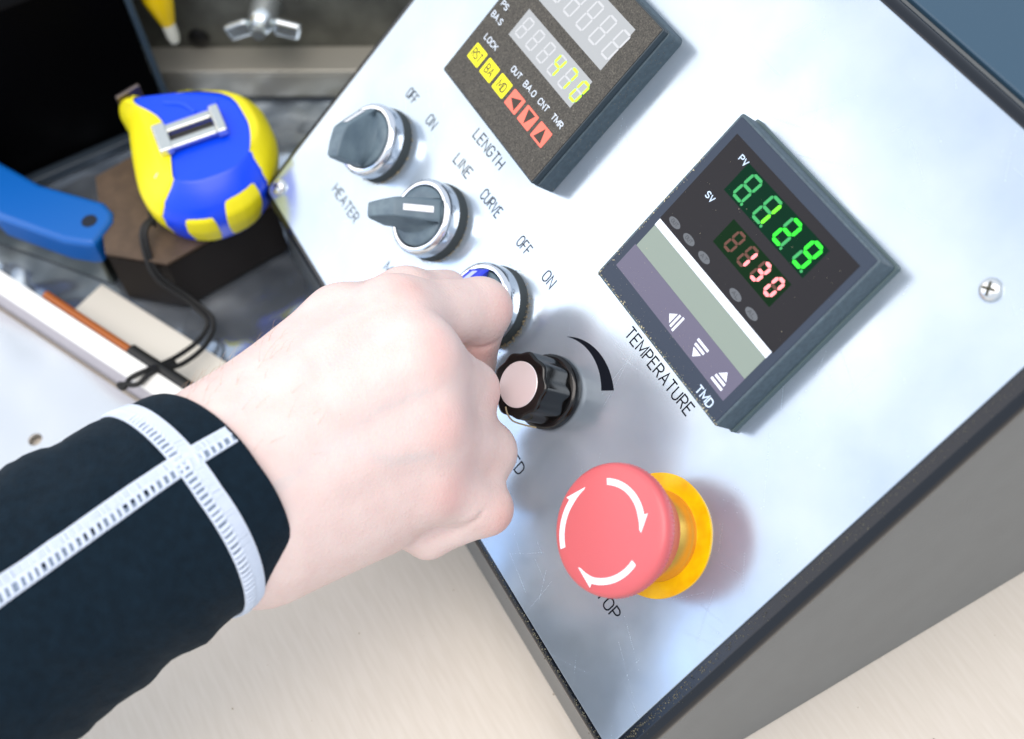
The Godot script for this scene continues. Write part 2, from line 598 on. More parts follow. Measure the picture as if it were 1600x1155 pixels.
# ------------------------------------------------------------------ the machine bed left of the console
func build_machine() -> void:
	var o := thing("machine_bed", "bright sheet metal machine bed with white rail and thin brown rod", "machine", Vector3(0, -53, 60))
	# local frame along the rail
	var e := Vector3(0.908, 0, -0.419)
	var q := Vector3(0.419, 0, 0.908)
	var base := Vector3(-44.5, 0, 120)      # a point under the rail's inner edge
	var inv := o.transform.affine_inverse()
	var fr := inv * Transform3D(Basis(e, Vector3(0, 1, 0), q), base * MM)
	var steel := mat(Color(0.80, 0.84, 0.88), 0.16, 0.85)
	steel.albedo_texture = noise_tex(31, 0.01, Color(0.75, 0.78, 0.82), Color(1.0, 1.0, 1.0))
	triplanar(steel, Vector3(5, 5, 5))
	M.steel = steel
	steel.heightmap_enabled = true
	steel.heightmap_scale = 0.22
	steel.heightmap_texture = noise_tex(32, 0.012, Color(0, 0, 0), Color(1, 1, 1), 2)
	var sheet := mat(Color(0.93, 0.94, 0.95), 0.26, 0.9)
	sheet.heightmap_enabled = true
	sheet.heightmap_scale = 0.16
	sheet.heightmap_texture = noise_tex(33, 0.007, Color(0, 0, 0), Color(1, 1, 1), 2)
	triplanar(sheet, Vector3(5, 5, 5))
	var paint := mat(Color(0.93, 0.93, 0.91), 0.45)
	# trough floor
	var b := B.new()
	b.rbox(Vector3(-150, 1.6, -150), Vector3(330, 1.4, 147), 0.6)
	put("trough_floor", b.mesh(), steel, o, fr)
	# cream liner strip along the rail, inside the trough
	b = B.new()
	b.rbox(Vector3(85, 3.6, -18), Vector3(60, 0.5, 13), 0.3)
	put("liner_strip", b.mesh(), mat(Color(0.86, 0.85, 0.81), 0.5), o, fr)
	# rail: a white flanged strip on a grey web
	b = B.new()
	b.rbox(Vector3(-20, 21.5, 0.3), Vector3(190, 1.5, 4.4), 0.8)
	put("rail", b.mesh(), paint, o, fr)
	b = B.new()
	b.rbox(Vector3(-20, 11.4, 3.0), Vector3(190, 8.5, 1.5), 0.5)
	put("rail_web", b.mesh(), mat(Color(0.70, 0.68, 0.70), 0.5), o, fr)
	# front sheet, bent up at the web, with a round hole
	b = B.new()
	# sheet in four pieces round the hole
	var hx := 63.3
	var hy := -44.9
	var up := Vector3(0, 1, 0)
	for i in 24:
		var a0 := TAU * i / 24
		var a1 := TAU * (i + 1) / 24
		var p0 := Vector2(hx + 3.1 * cos(a0), hy + 3.1 * sin(a0))
		var p1 := Vector2(hx + 3.1 * cos(a1), hy + 3.1 * sin(a1))
		var sq := func(a: float) -> Vector2:
			var k := 12.0 / maxf(absf(cos(a)), absf(sin(a)))
			return Vector2(hx + k * cos(a), hy + k * sin(a))
		var r0: Vector2 = sq.call(a0)
		var r1: Vector2 = sq.call(a1)
		b.quad(Vector3(p0.x, 5, -p0.y), Vector3(p1.x, 5, -p1.y), Vector3(r1.x, 5, -r1.y), Vector3(r0.x, 5, -r0.y), up)
		b.quad(Vector3(p0.x, 5, -p0.y), Vector3(p1.x, 5, -p1.y), Vector3(p1.x, 3.2, -p1.y), Vector3(p0.x, 3.2, -p0.y), Vector3(-cos(a0), 0, sin(a0)))
	for r in [[-200, 6.5, 51.3, 140], [75.3, 6.5, 96, 140], [51.3, 6.5, 75.3, 32.9], [51.3, 56.9, 75.3, 140]]:
		b.quad(Vector3(r[0], 5, r[1]), Vector3(r[2], 5, r[1]), Vector3(r[2], 5, r[3]), Vector3(r[0], 5, r[3]), up)
	# right edge and the bend
	b.quad(Vector3(96, 5, 6.5), Vector3(96, 5, 140), Vector3(96, 0, 140), Vector3(96, 0, 6.5), Vector3(1, 0, 0))
	put("bed_sheet", b.mesh(), sheet, o, fr)
	# rod: copper brown, then black sleeve
	b = B.new()
	b.tube(PackedVector3Array([Vector3(22, 20.5, -6.6), Vector3(40, 20.5, -6.4), Vector3(77, 20.5, -6.2)]), 2.1, 12)
	put("brown_rod", b.mesh(), mat(Color(0.62, 0.33, 0.08), 0.35), o, fr)
	b = B.new()
	b.tube(PackedVector3Array([Vector3(77.2, 20.5, -6.4), Vector3(100, 20.5, -6.4), Vector3(150, 20.5, -6.4)]), 3.2, 12)
	put("rod_sleeve", b.mesh(), mat(Color(0.05, 0.055, 0.05), 0.5), o, fr)


# ------------------------------------------------------------------ the console
func build_console() -> void:
	console = thing("control_console", "sloped control console with silver face plate, meters, selectors and red stop button", "control panel", Vector3(143, -53, -90))
	var inv := console.transform.affine_inverse()
	# casing: side view in the z-y plane, drawn along x
	var s := sin(SLOPE)
	var c := cos(SLOPE)
	var side := func(v: float, w: float) -> Vector2: return Vector2(v * c - w * s, v * s + w * c)   # (depth, height)
	var f0: Vector2 = side.call(-3.6, -7.5)
	var f1: Vector2 = side.call(228.0, -7.5)
	var prof := PackedVector2Array([Vector2(f0.x, -53), Vector2(330, -53), Vector2(330, f1.y + 1.5), Vector2(f1.x + 1.0, f1.y + 1.5), Vector2(f0.x, f0.y)])
	var b := B.new()
	# prism's x-y plane is (depth, height); its z axis runs along +x
	var xf := Transform3D(Basis(Vector3(0, 0, -1), Vector3(0, 1, 0), Vector3(1, 0, 0)), Vector3.ZERO)
	b.prism(prof, -3.4, 291.0, 1.2, 3, xf)
	put("casing", b.mesh(), M.case, console, inv * Transform3D(Basis.IDENTITY, Vector3(0, 0.053, 0)))
	# slate blue cover over the top
	b = B.new()
	b.rbox(Vector3(143.8, f1.y + 2.4, -(f1.x + 331.0) / 2), Vector3(147.2, 1.6, (330.0 - f1.x) / 2 - 0.5), 1.0)
	put("top_cover", b.mesh(), mat(Color(0.19, 0.295, 0.37), 0.4), console, inv * Transform3D(Basis.IDENTITY, Vector3(0, 0.053, 0)))
	# black rim tray under the plate
	b = B.new()
	b.rbox(Vector3(143.8, 112.1, -4.6), Vector3(148.4, 116.6, 3.9), 3.6, Basis.IDENTITY, 4)
	var rim := on_panel("rim", b.mesh(), M.rim, 0, 0)
	# dust lying on the rim
	b = B.new()
	for i in 1900:
		var t := rng.randf()
		var p := Vector3(285.6 + absf(rng.randfn(0, 1.5)), lerpf(-2.0, 190.0, t * t), -0.62)
		if rng.randf() < 0.35:
			p = Vector3(lerpf(120.0, 284.0, sqrt(rng.randf())), -0.8 - absf(rng.randfn(0, 1.0)), -0.62)
		grains(b, p, pow(rng.randf(), 2.5) * 0.34 * (1.25 - t * 0.7) + 0.05)
	put("rim_dust", b.mesh(), mat(Color(0.45, 0.44, 0.37), 0.95), rim).set_meta("kind", "stuff")
	# face plate
	b = B.new()
	b.prism(rrect(0, 0, 284.66, 224.55, 2.6), -0.9, 0.0, 0.3, 2)
	var plate := on_panel("face_plate", b.mesh(), M.plate, 0, 0)
	for t in [["HEATER", 31.2, 52.3, 26.2], ["MODE", 80.2, 93.6, 26.2], ["SPEED", 172.6, 190.2, 26.6], ["STOP", 239.6, 254.4, 26.8], ["OFF", 30.0, 36.6, 77.5], ["ON", 47.6, 53.2, 77.6], ["LINE", 72.2, 83.3, 77.2], ["CURVE", 94.0, 106.9, 77.4], ["OFF", 121.6, 129.0, 77.9], ["ON", 140.6, 146.4, 77.9], ["LENGTH", 71.8, 92.6, 89.7], ["TEMPERATURE", 182.4, 220.8, 89.9]]:
		b = B.new()
		letters(b, t[0], t[1], t[2], t[3], 4.25, 0.54, 0.03)
		put("lettering", b.mesh(), M.ink, plate)
	# tapering speed mark
	b = B.new()
	var pr := Vector3.ZERO
	var po := Vector3.ZERO
	for i in 19:
		var t := i / 18.0
		var a := deg_to_rad(lerpf(120, 47, t))
		var ri := lerpf(20.3, 22.0, t)
		var ro := lerpf(20.4, 27.2, t)
		var vi := Vector3(176 + ri * cos(a), 55 + ri * sin(a), 0.03)
		var vo := Vector3(176 + ro * cos(a), 55 + ro * sin(a), 0.03)
		if i:
			b.quad(pr, po, vo, vi, Vector3(0, 0, 1))
		pr = vi
		po = vo
	put("speed_mark", b.mesh(), M.ink, plate)
	# screws
	for p in [Vector2(5.6, 6.0), Vector2(261.6, 186.4)]:
		b = B.new()
		b.lathe([Vector2(3.7, 0.0), Vector2(3.65, 0.5), Vector2(3.3, 1.3), Vector2(2.8, 1.95), Vector2(1.6, 2.3), Vector2(0.0, 2.4)], 32)
		var sc := put("plate_screw", b.mesh(), M.screw, plate, Transform3D(Basis.IDENTITY, Vector3(p.x, p.y, 0) * MM))
		b = B.new()
		for a in [0.5, 0.5 + PI / 2]:
			b.rbox(Vector3(0, 0, 2.05), Vector3(2.1, 0.45, 0.42), 0.15, Basis(Vector3(0, 0, 1), a), 1)
		put("cross_recess", b.mesh(), mat(Color(0.25, 0.25, 0.2), 0.5, 0.6), sc)
	selector(38.0, 56.8, 132.0, false, "selector switch under OFF ON, handle turned to OFF, above HEATER")
	selector(86.0, 56.8, 50.0, false, "selector switch under LINE and CURVE turned to CURVE, white pointer mark in view")
	selector(133.6, 56.4, 132.0, true, "selector switch with blue pointer, gripped by the hand")
	speed_knob()
	stop_button()
	counter()
	temperature_controller()


func selector(u: float, v: float, deg: float, blue: bool, label: String) -> void:
	var b := B.new()
	b.lathe([Vector2(15.5, 0), Vector2(15.5, 0.6), Vector2(15.1, 3.8), Vector2(14.4, 4.2), Vector2(12, 4.2)], 64)
	var o := on_panel("selector_switch", b.mesh(), M.rubber, u, v)
	o.set_meta("label", label)
	b = B.new()
	b.lathe([Vector2(14.6, 4.0), Vector2(15.0, 4.4), Vector2(15.0, 8.4), Vector2(14.75, 9.3), Vector2(14.1, 10.1), Vector2(13.2, 10.6), Vector2(12.5, 10.5), Vector2(12.2, 10.0), Vector2(12.1, 8.0)], 64)
	put("chrome_ring", b.mesh(), M.chrome, o)
	b = B.new()
	b.lathe([Vector2(11.7, 7.0), Vector2(11.7, 10.4), Vector2(11.3, 10.9), Vector2(9.0, 11.3), Vector2(5.0, 11.5), Vector2(0.0, 11.6)], 48)
	var d := put("knob_disc", b.mesh(), M.knob, o)
	# handle: side view along the pointer, (s, height), with waisted flanks
	var turn := Basis(Vector3(0, 0, 1), deg_to_rad(deg))
	var tops := [[-12.0, 26.0, 2.9], [-11.2, 26.9, 3.2], [-6.0, 26.6, 3.5], [0.0, 25.4, 3.9], [1.2, 24.6, 4.0], [3.0, 22.6, 4.1], [7.0, 18.0, 4.2], [11.0, 13.2, 4.2], [11.6, 12.2, 4.0]]
	var rows := []
	var mids := PackedVector3Array()
	for t in tops:
		var row := PackedVector3Array()
		var h: float = t[1]
		var k: float = t[2]
		var half := sqrt(maxf(132.0 - t[0] * t[0], 4.0)) * 0.62
		var low := 11.2
		var sw: float = clampf((h - low) / 15.0, 0.1, 1.0)
		for p in [[half, low], [lerpf(half, k, 0.55), low + 2.2 * sw], [k + 0.7, low + 6.0 * sw], [k, h - 1.0], [k - 0.5, h - 0.25], [k - 1.0, h], [0.0, h + 0.05], [-k + 1.0, h], [-k + 0.5, h - 0.25], [-k, h - 1.0], [-k - 0.7, low + 6.0 * sw], [lerpf(-half, -k, 0.55), low + 2.2 * sw], [-half, low]]:
			row.append(turn * Vector3(t[0], p[0], p[1]))
		rows.append(row)
		mids.append(turn * Vector3(t[0], 0, 11.0))
	b = B.new()
	b.skin(rows, mids, false)
	for e in [0, rows.size() - 1]:
		var n := turn * Vector3(-1 if e == 0 else 1, 0, 0)
		var r: PackedVector3Array = rows[e]
		for i in r.size() - 1:
			b.tri(mids[e], r[i], r[i + 1], n, n, n)
	var km: Material = M.knob
	if blue:
		km = mat(Color(0.22, 0.28, 0.85), 0.25)
	var hnd := put("handle", b.mesh(), km, o)
	if blue:
		hnd.set_meta("label", "bright blue handle")
	# inlaid pointer mark on the sloping end
	b = B.new()
	var dirv := Vector3(10.4, 0, 13.95) - Vector3(2.6, 0, 23.05)
	var nn := Vector3(-dirv.z, 0, dirv.x).normalized()
	var lift := nn * 0.16
	var p0 := Vector3(2.9, 0, 22.75) + lift
	var p1 := Vector3(10.4, 0, 14.0) + lift
	var wv := Vector3(0, 1.25, 0)
	b.quad(turn * (p0 - wv), turn * (p1 - wv), turn * (p1 + wv), turn * (p0 + wv), turn * nn)
	put("pointer_mark", b.mesh(), M.white if not blue else mat(Color(0.75, 0.8, 1.0), 0.4), hnd)
	# sawdust caught round the gasket
	b = B.new()
	var amount := 300 if blue else 90
	for i in amount:
		var a := rng.randfn(-0.15, 0.75)
		var r := 15.6 + absf(rng.randfn(0, 0.8 if blue else 0.4))
		grains(b, Vector3(r * cos(a), r * sin(a), 0.15 + rng.randf() * (0.9 if blue else 0.3)), rng.randf_range(0.12, 0.42))
	put("sawdust", b.mesh(), M.dust, o).set_meta("kind", "stuff")


func speed_knob() -> void:
	var b := B.new()
	b.lathe([Vector2(13.4, 0.6), Vector2(13.4, 2.6), Vector2(13.0, 3.4), Vector2(12.0, 3.8), Vector2(10, 3.8)], 56)
	var o := on_panel("speed_knob", b.mesh(), M.gloss_black, 176.6, 55.2)
	o.set_meta("label", "black fluted speed knob with silver cap")
	var fl := PackedVector2Array()
	for i in 108:
		var a := TAU * i / 108
		var k := cos(9.0 * a)
		var r := 11.9 - 0.85 * (0.5 - 0.5 * k)
		fl.append(Vector2(cos(a), sin(a)) * r)
	b = B.new()
	b.prism(fl, 3.0, 18.6, 1.1, 3)
	put("grip", b.mesh(), M.gloss_black, o)
	b = B.new()
	b.lathe([Vector2(8.1, 18.3), Vector2(8.1, 18.8), Vector2(7.9, 19.0), Vector2(0, 18.95)], 48)
	put("cap", b.mesh(), M.cap, o)
	b = B.new()
	b.tube(smooth_path(PackedVector3Array([Vector3(2.5, -8.6, 18.95), Vector3(5.0, -9.6, 18.8), Vector3(7.0, -10.4, 16.6), Vector3(9.3, -9.3, 13.6), Vector3(11.6, -7.6, 10)])), 0.3, 6)
	put("wood_fibre", b.mesh(), M.dust, o)


func arc_arrow(b: B, r0: float, r1: float, a0: float, a1: float, wid: float, z: Callable) -> void:
	var up := Vector3(0, 0, 1)
	var n := 14
	var head := deg_to_rad(24.0) * signf(a1 - a0)
	var s0 := deg_to_rad(a0)
	var s1 := deg_to_rad(a1) - head
	var last_i := Vector3.ZERO
	var last_o := Vector3.ZERO
	for i in n + 1:
		var t := float(i) / n
		var a := lerpf(s0, s1, t)
		var r := lerpf(r0, r1, t)
		var d := Vector3(cos(a), sin(a), 0)
		var pi_ := d * (r - wid / 2)
		var po_ := d * (r + wid / 2)
		pi_.z = z.call(r)
		po_.z = z.call(r)
		if i:
			b.quad(last_i, last_o, po_, pi_, up)
		last_i = pi_
		last_o = po_
	var rt := r1
	var da := Vector3(cos(s1), sin(s1), 0)
	var dt := Vector3(cos(s1 + head), sin(s1 + head), 0)
	var A := da * (rt - wid * 1.05)
	var C := da * (rt + wid * 1.05)
	var T := dt * (rt - 0.4)
	A.z = z.call(rt)
	C.z = z.call(rt)
	T.z = z.call(rt)
	b.tri(A, C, T, up, up, up)


func stop_button() -> void:
	# yellow legend disc with a slightly wavy, worn edge
	var yellow := mat(Color(1.0, 0.80, 0.03), 0.2)
	yellow.albedo_texture = noise_tex(12, 0.012, Color(0.90, 0.80, 0.7), Color(1, 1, 1))
	triplanar(yellow, Vector3(16, 16, 16))
	var ring := PackedVector2Array()
	for i in 72:
		var a := TAU * i / 72
		ring.append(Vector2(cos(a), sin(a)) * (20.4 + 0.12 * sin(3 * a + 1) + 0.08 * sin(7 * a)))
	var b := B.new()
	b.prism(ring, 0.0, 0.7, 0.25, 2)
	var o := on_panel("emergency_stop", b.mesh(), yellow, 243.8, 57.4)
	o.set_meta("label", "red mushroom stop button with three white arrows on a yellow disc")
	var gold := mat(Color(0.88, 0.72, 0.34), 0.28, 0.85)
	b = B.new()
	b.lathe([Vector2(15.0, 0.65), Vector2(15.0, 1.6), Vector2(14.7, 2.4), Vector2(14.3, 3.4), Vector2(14.0, 9.0), Vector2(13.6, 10.4), Vector2(13.0, 13.0), Vector2(9, 13)], 64)
	put("collar", b.mesh(), gold, o)
	var red := mat(Color(0.81, 0.38, 0.40), 0.36)
	red.subsurf_scatter_enabled = true
	red.subsurf_scatter_strength = 0.12
	var top := func(r: float) -> float: return 29.6 - r * r * 0.0022
	b = B.new()
	var prof := [Vector2(10.0, 12.2), Vector2(15.6, 12.8), Vector2(16.6, 13.6), Vector2(17.4, 17.0), Vector2(18.6, 20.6), Vector2(19.9, 22.6), Vector2(20.7, 23.8), Vector2(20.9, 24.8), Vector2(20.9, 26.6), Vector2(20.7, 27.6), Vector2(20.1, 28.35), Vector2(19.2, 28.75)]
	for r in [17.0, 13.0, 9.0, 5.0, 0.0]:
		prof.append(Vector2(r, top.call(r)))
	b.lathe(prof, 72)
	var head := put("mushroom_head", b.mesh(), red, o)
	# fine knurl on the rim
	b = B.new()
	for i in 96:
		var a := TAU * i / 96
		var q := Basis(Vector3(0, 0, 1), a)
		b.rbox(q * Vector3(20.75, 0, 24.9), Vector3(0.28, 0.34, 0.75), 0.2, q, 1)
	put("knurl", b.mesh(), red, head).set_meta("kind", "stuff")
	var lift := func(r: float) -> float: return 29.6 - r * r * 0.0022 + 0.05
	for a in [[14.6, 12.6, 143.0, 44.0], [17.6, 16.4, -111.0, -186.0], [13.9, 16.4, 4.0, -83.0]]:
		b = B.new()
		arc_arrow(b, a[0], a[1], a[2], a[3], 2.5, lift)
		put("arrow", b.mesh(), M.white, head)


func counter() -> void:
	var h := 11.9
	var b := B.new()
	# flared back flange, waist and front bezel
	b.prism(rrect(-35.6, -36, 35.6, 36, 2.2), 0, 8.6, 0.5, 2)
	var o := on_panel("length_counter", b.mesh(), M.meter, 48.3 + 35, 100.4 + 35.7)
	o.set_meta("label", "square counter with yellow and salmon keys and grey displays above LENGTH")
	b = B.new()
	b.prism(rrect(-34.9, -35.6, 34.9, 35.6, 0.8), 8.7, h - 0.3, 0.35, 2)
	put("bezel", b.mesh(), mat(Color(0.17, 0.22, 0.25), 0.4), o)
	b = B.new()
	var face := mat(Color(0.98, 0.96, 0.9), 0.62)
	var im := Image.create(512, 512, false, Image.FORMAT_RGBA8)
	for y in 512:
		for x in 512:
			var v := clampf(rng.randfn(0.262, 0.062), 0.1, 0.6)
			im.set_pixel(x, y, Color(v, v * 0.98, v * 0.945))
	face.albedo_texture = ImageTexture.create_from_image(im)
	triplanar(face, Vector3(6.5, 6.5, 6.5))
	b.prism(rrect(-34.3, -34.9, 34.3, 35.0, 0.5), h - 0.5, h, 0.15, 1)
	var fc := put("overlay", b.mesh(), face, o)
	var z := h + 0.03
	var X := func(x: float) -> float: return x - 35.0
	var Y := func(y: float) -> float: return y - 35.7
	var grey := mat(Color(0.61, 0.625, 0.63), 0.45)
	var seg := mat(Color(0.725, 0.735, 0.74), 0.5)
	var lit := glow(Color(0.65, 0.9, 0.1), Color(0.62, 1.0, 0.02), 0.8)
	for r in [[15.6, 28.7, 60.9, 40.8], [16.4, 45.6, 60.4, 64.0]]:
		b = B.new()
		b.flat(rect(X.call(r[0]), Y.call(r[1]), X.call(r[2]), Y.call(r[3])), z)
		var win := put("display_window", b.mesh(), grey, o)
		var low: bool = r[1] < 40
		for i in (6 if low else 5):
			var shown := "abcdefg"
			var on := ""
			if low and i >= 3:
				on = ["bcfg", "abc", "abcdef"][i - 3]
			var off := ""
			for ch in shown:
				if not ch in on:
					off += ch
			var x: float = X.call(17.2 + 7.85 * i) if low else X.call(19.6 + 8.8 * i)
			var y: float = Y.call(30.6) if low else Y.call(49.4)
			b = B.new()
			digit(b, x, y, 4.6 if low else 5.2, 8.6 if low else 12.2, 0.72 if low else 0.82, z + 0.02, off)
			put("unlit_digit", b.mesh(), seg, win)
			if on:
				b = B.new()
				digit(b, x, y, 4.7, 8.8, 1.05, z + 0.024, on)
				put("lit_display_digit", b.mesh(), lit, win)
	# keys
	var ky := mat(Color(0.95, 0.92, 0.02), 0.5)
	var kr := mat(Color(0.97, 0.45, 0.37), 0.5)
	var dark := mat(Color(0.2, 0.17, 0.13), 0.6)
	var names := ["RST", "BA", "MD", "left", "down", "up"]
	for i in 6:
		var x: float = X.call(6.0 + 9.75 * i)
		var y: float = Y.call(11.0)
		b = B.new()
		b.prism(rrect(x, y, x + 8.0, y + 6.7, 0.5, 3), h, h + 0.12, 0.06, 1)
		var key := put("key", b.mesh(), ky if i < 3 else kr, o)
		b = B.new()
		var kz := h + 0.14
		if i < 3:
			var half := 2.9 if i == 0 else 2.3
			letters(b, names[i], x + 4 - half, x + 4 + half, y + 1.6, 3.3, 0.5, kz)
		else:
			var c := Vector2(x + 4, y + 3.35)
			var t := [[-2.7, 0, 2.3, -2.5, 2.3, 2.5], [0, -2.7, 2.4, 2.5, -2.4, 2.5], [0, 2.7, -2.4, -2.5, 2.4, -2.5]][i - 3] as Array
			b.flat(PackedVector2Array([c + Vector2(t[0], t[1]), c + Vector2(t[2], t[3]), c + Vector2(t[4], t[5])]), kz)
		put("key_mark", b.mesh(), dark, key)
	var pale := mat(Color(0.80, 0.84, 0.88), 0.6)
	for t in [["LOCK", 7.0, 15.6, 20.6], ["OUT", 27.8, 33.8, 20.7], ["BA.O", 37.0, 44.6, 20.7], ["CNT", 47.6, 53.7, 20.8], ["TMR", 57.0, 63.6, 20.9], ["BA.S", 2.4, 9.4, 28.3], ["PS", 3.0, 7.0, 33.6]]:
		b = B.new()
		letters(b, t[0], X.call(t[1]), X.call(t[2]), Y.call(t[3]), 2.2, 0.42, z)
		put("lettering", b.mesh(), pale, fc)
	b = B.new()
	for i in 160:
		grains(b, Vector3(35.75, rng.randf_range(-35, 35), rng.randf_range(0.5, 8)), rng.randf_range(0.05, 0.16))
	put("dust", b.mesh(), M.dust, o).set_meta("kind", "stuff")


func temperature_controller() -> void:
	var h := 12.3
	var b := B.new()
	b.prism(rrect(-36.6, -36.2, 36.6, 36.8, 0.8), 0, 2.4, 0.3, 2)
	var o := on_panel("temperature_controller", b.mesh(), mat(Color(0.30, 0.37, 0.38), 0.45), 164.8 + 36, 99.6 + 36)
	o.set_meta("label", "square controller with green and red digits above TEMPERATURE")
	b = B.new()
	b.prism(rrect(-36.0, -36.0, 36.0, 36.0, 1.0), 2.2, h - 0.2, 0.7, 3)
	put("bezel", b.mesh(), M.meter, o)
	b = B.new()
	b.prism(rrect(-35.0, -35.0, 35.0, 35.0, 0.6), h - 1.0, h, 0.25, 2)
	put("front_frame", b.mesh(), mat(Color(0.20, 0.24, 0.30), 0.33, 0.0, 0.3), o)
	var X := func(x: float) -> float: return x - 36.0
	var z := h + 0.03
	b = B.new()
	b.flat(rect(X.call(4.2), X.call(29.0), X.call(68.2), X.call(66.2)), z)
	var win := put("window", b.mesh(), mat(Color(0.15, 0.15, 0.165), 0.22, 0.0, 0.2), o)
	b = B.new()
	b.flat(rect(X.call(4.4), X.call(26.3), X.call(67.6), X.call(28.97)), z)
	put("white_stripe", b.mesh(), mat(Color(0.88, 0.92, 0.96), 0.4), o)
	b = B.new()
	b.flat(rect(X.call(4.6), X.call(17.0), X.call(67.5), X.call(26.27)), z)
	put("green_stripe", b.mesh(), mat(Color(0.49, 0.545, 0.505), 0.4), o)
	b = B.new()
	b.flat(rect(X.call(4.0), X.call(7.2), X.call(67.6), X.call(16.97)), z)
	var keys := put("key_strip", b.mesh(), mat(Color(0.345, 0.335, 0.42), 0.4), o)
	# arrow keys: a triangle and two bars, left, down, up
	var white := mat(Color(0.90, 0.93, 0.97), 0.5)
	for k in [[34.9, 11.2, PI / 2], [48.9, 11.2, PI], [61.8, 11.2, 0.0]]:
		b = B.new()
		var q := Vector2(X.call(k[0]), X.call(k[1]))
		for p in [[0.0, 2.9, -2.1, 0.5, 2.1, 0.5], [-2.5, -0.1, -2.5, -1.0, 2.5, -1.0, 2.5, -0.1], [-2.9, -1.7, -2.9, -2.6, 2.9, -2.6, 2.9, -1.7]]:
			var pl := PackedVector2Array()
			for i in range(0, p.size(), 2):
				pl.append(q + Vector2(p[i], p[i + 1]).rotated(k[2]))
			b.flat(pl, z + 0.03)
		put("arrow_mark", b.mesh(), white, keys)
	var pale := mat(Color(0.78, 0.86, 0.94), 0.5)
	for t in [["TMD", 58.0, 65.8, 2.0, 2.7, 0.5], ["PV", 11.2, 14.9, 60.9, 2.0, 0.38], ["SV", 11.2, 14.9, 45.2, 2.0, 0.38]]:
		b = B.new()
		letters(b, t[0], X.call(t[1]), X.call(t[2]), X.call(t[3]), t[4], t[5], z + 0.04)
		put("lettering", b.mesh(), pale, win)
	# grey oval indicators with dim marks
	for x in [9.8, 18.2, 27.0, 44.7, 53.4]:
		b = B.new()
		var e := PackedVector2Array()
		for i in 20:
			e.append(Vector2(X.call(x) + 2.9 * cos(TAU * i / 20), X.call(31.8) + 1.35 * sin(TAU * i / 20)))
		b.flat(e, z + 0.02)
		var ov := put("indicator_oval", b.mesh(), mat(Color(0.33, 0.35, 0.37), 0.5), win)
		b = B.new()
		letters(b, {9.8: "OUT", 18.2: "OUT", 27.0: "AT", 44.7: "AL", 53.4: "AL"}[x], X.call(x) - 1.6, X.call(x) + 1.6, X.call(31.2), 1.2, 0.2, z + 0.03)
		put("lettering", b.mesh(), mat(Color(0.2, 0.21, 0.23), 0.5), ov)
	# displays
	b = B.new()
	b.flat(rect(X.call(15.0), X.call(51.0), X.call(57.4), X.call(62.6)), z + 0.015)
	for i in 3:
		b.ribbon(PackedVector2Array([Vector2(X.call(25.1 + 10.6 * i), X.call(51.0)), Vector2(X.call(26.3 + 10.6 * i), X.call(62.6))]), 0.25, z + 0.02)
	put("green_display", b.mesh(), mat(Color(0.01, 0.16, 0.10), 0.35, 0.0, 0.15), win)
	b = B.new()
	b.flat(rect(X.call(25.2), X.call(37.4), X.call(56.2), X.call(47.2)), z + 0.015)
	put("red_display", b.mesh(), mat(Color(0.04, 0.15, 0.07), 0.35, 0.0, 0.15), win)
	var g_lit := glow(Color(0.02, 0.6, 0.05), Color(0.0, 1.0, 0.07), 0.85)
	var y_lit := glow(Color(0.3, 0.7, 0.0), Color(0.38, 1.0, 0.0), 0.85)
	var g_dim := glow(Color(0.10, 0.55, 0.28), Color(0.08, 0.6, 0.28), 0.3)
	var r_lit := glow(Color(0.9, 0.5, 0.5), Color(1.0, 0.5, 0.53), 0.85)
	var r_dim := mat(Color(0.33, 0.16, 0.08), 0.5)
	var pv := ["", "bc", "abdeg", "abcdfg"]
	for i in 4:
		b = B.new()
		var off := ""
		for ch in "abcdefg":
			if not ch in pv[i]:
				off += ch
		var x: float = X.call(17.9 + 10.6 * i)
		digit(b, x, X.call(51.8), 5.6, 10.2, 1.1, z + 0.04, off, true)
		put("unlit_display_digit", b.mesh(), g_dim, win)
		if pv[i]:
			b = B.new()
			digit(b, x, X.call(51.8), 5.6, 10.2, 1.3, z + 0.045, pv[i])
			put("lit_display_digit", b.mesh(), y_lit if i == 1 else g_lit, win)
	var sv := ["", "bc", "abcdg", "abcdef"]
	for i in 4:
		b = B.new()
		var off := ""
		for ch in "abcdefg":
			if not ch in sv[i]:
				off += ch
		var x: float = X.call(28.7 + 7.1 * i)
		if off:
			digit(b, x, X.call(38.8), 4.3, 7.7, 0.95, z + 0.04, off)
			put("unlit_display_digit", b.mesh(), r_dim, win)
		if sv[i]:
			b = B.new()
			digit(b, x, X.call(38.8), 4.3, 7.7, 1.25, z + 0.045, sv[i])
			put("lit_display_digit", b.mesh(), r_lit, win)
	b = B.new()
	for i in 420:
		var t := rng.randf()
		var p := Vector3(lerpf(-36, 36, rng.randf()), -35.4 + absf(rng.randfn(0, 0.5)), h + 0.02)
		if i % 4 == 0:
			p = Vector3(-35.4 + absf(rng.randfn(0, 0.6)), lerpf(-36, 20, t), h + 0.02)
		elif i % 4 == 1:
			p = Vector3(lerpf(-35, 35, t), lerpf(-35, -24, rng.randf()), h + 0.06)
		grains(b, p, (0.08 + 0.4 * pow(rng.randf(), 2.0)) if i % 4 != 1 else 0.1)
	for i in 130:
		grains(b, Vector3(rng.randf_range(-33, 33), rng.randf_range(-29, 31), h + 0.08), 0.03 + 0.14 * pow(rng.randf(), 3.0))
	put("dust", b.mesh(), mat(Color(0.76, 0.73, 0.62), 0.95), o).set_meta("kind", "stuff")


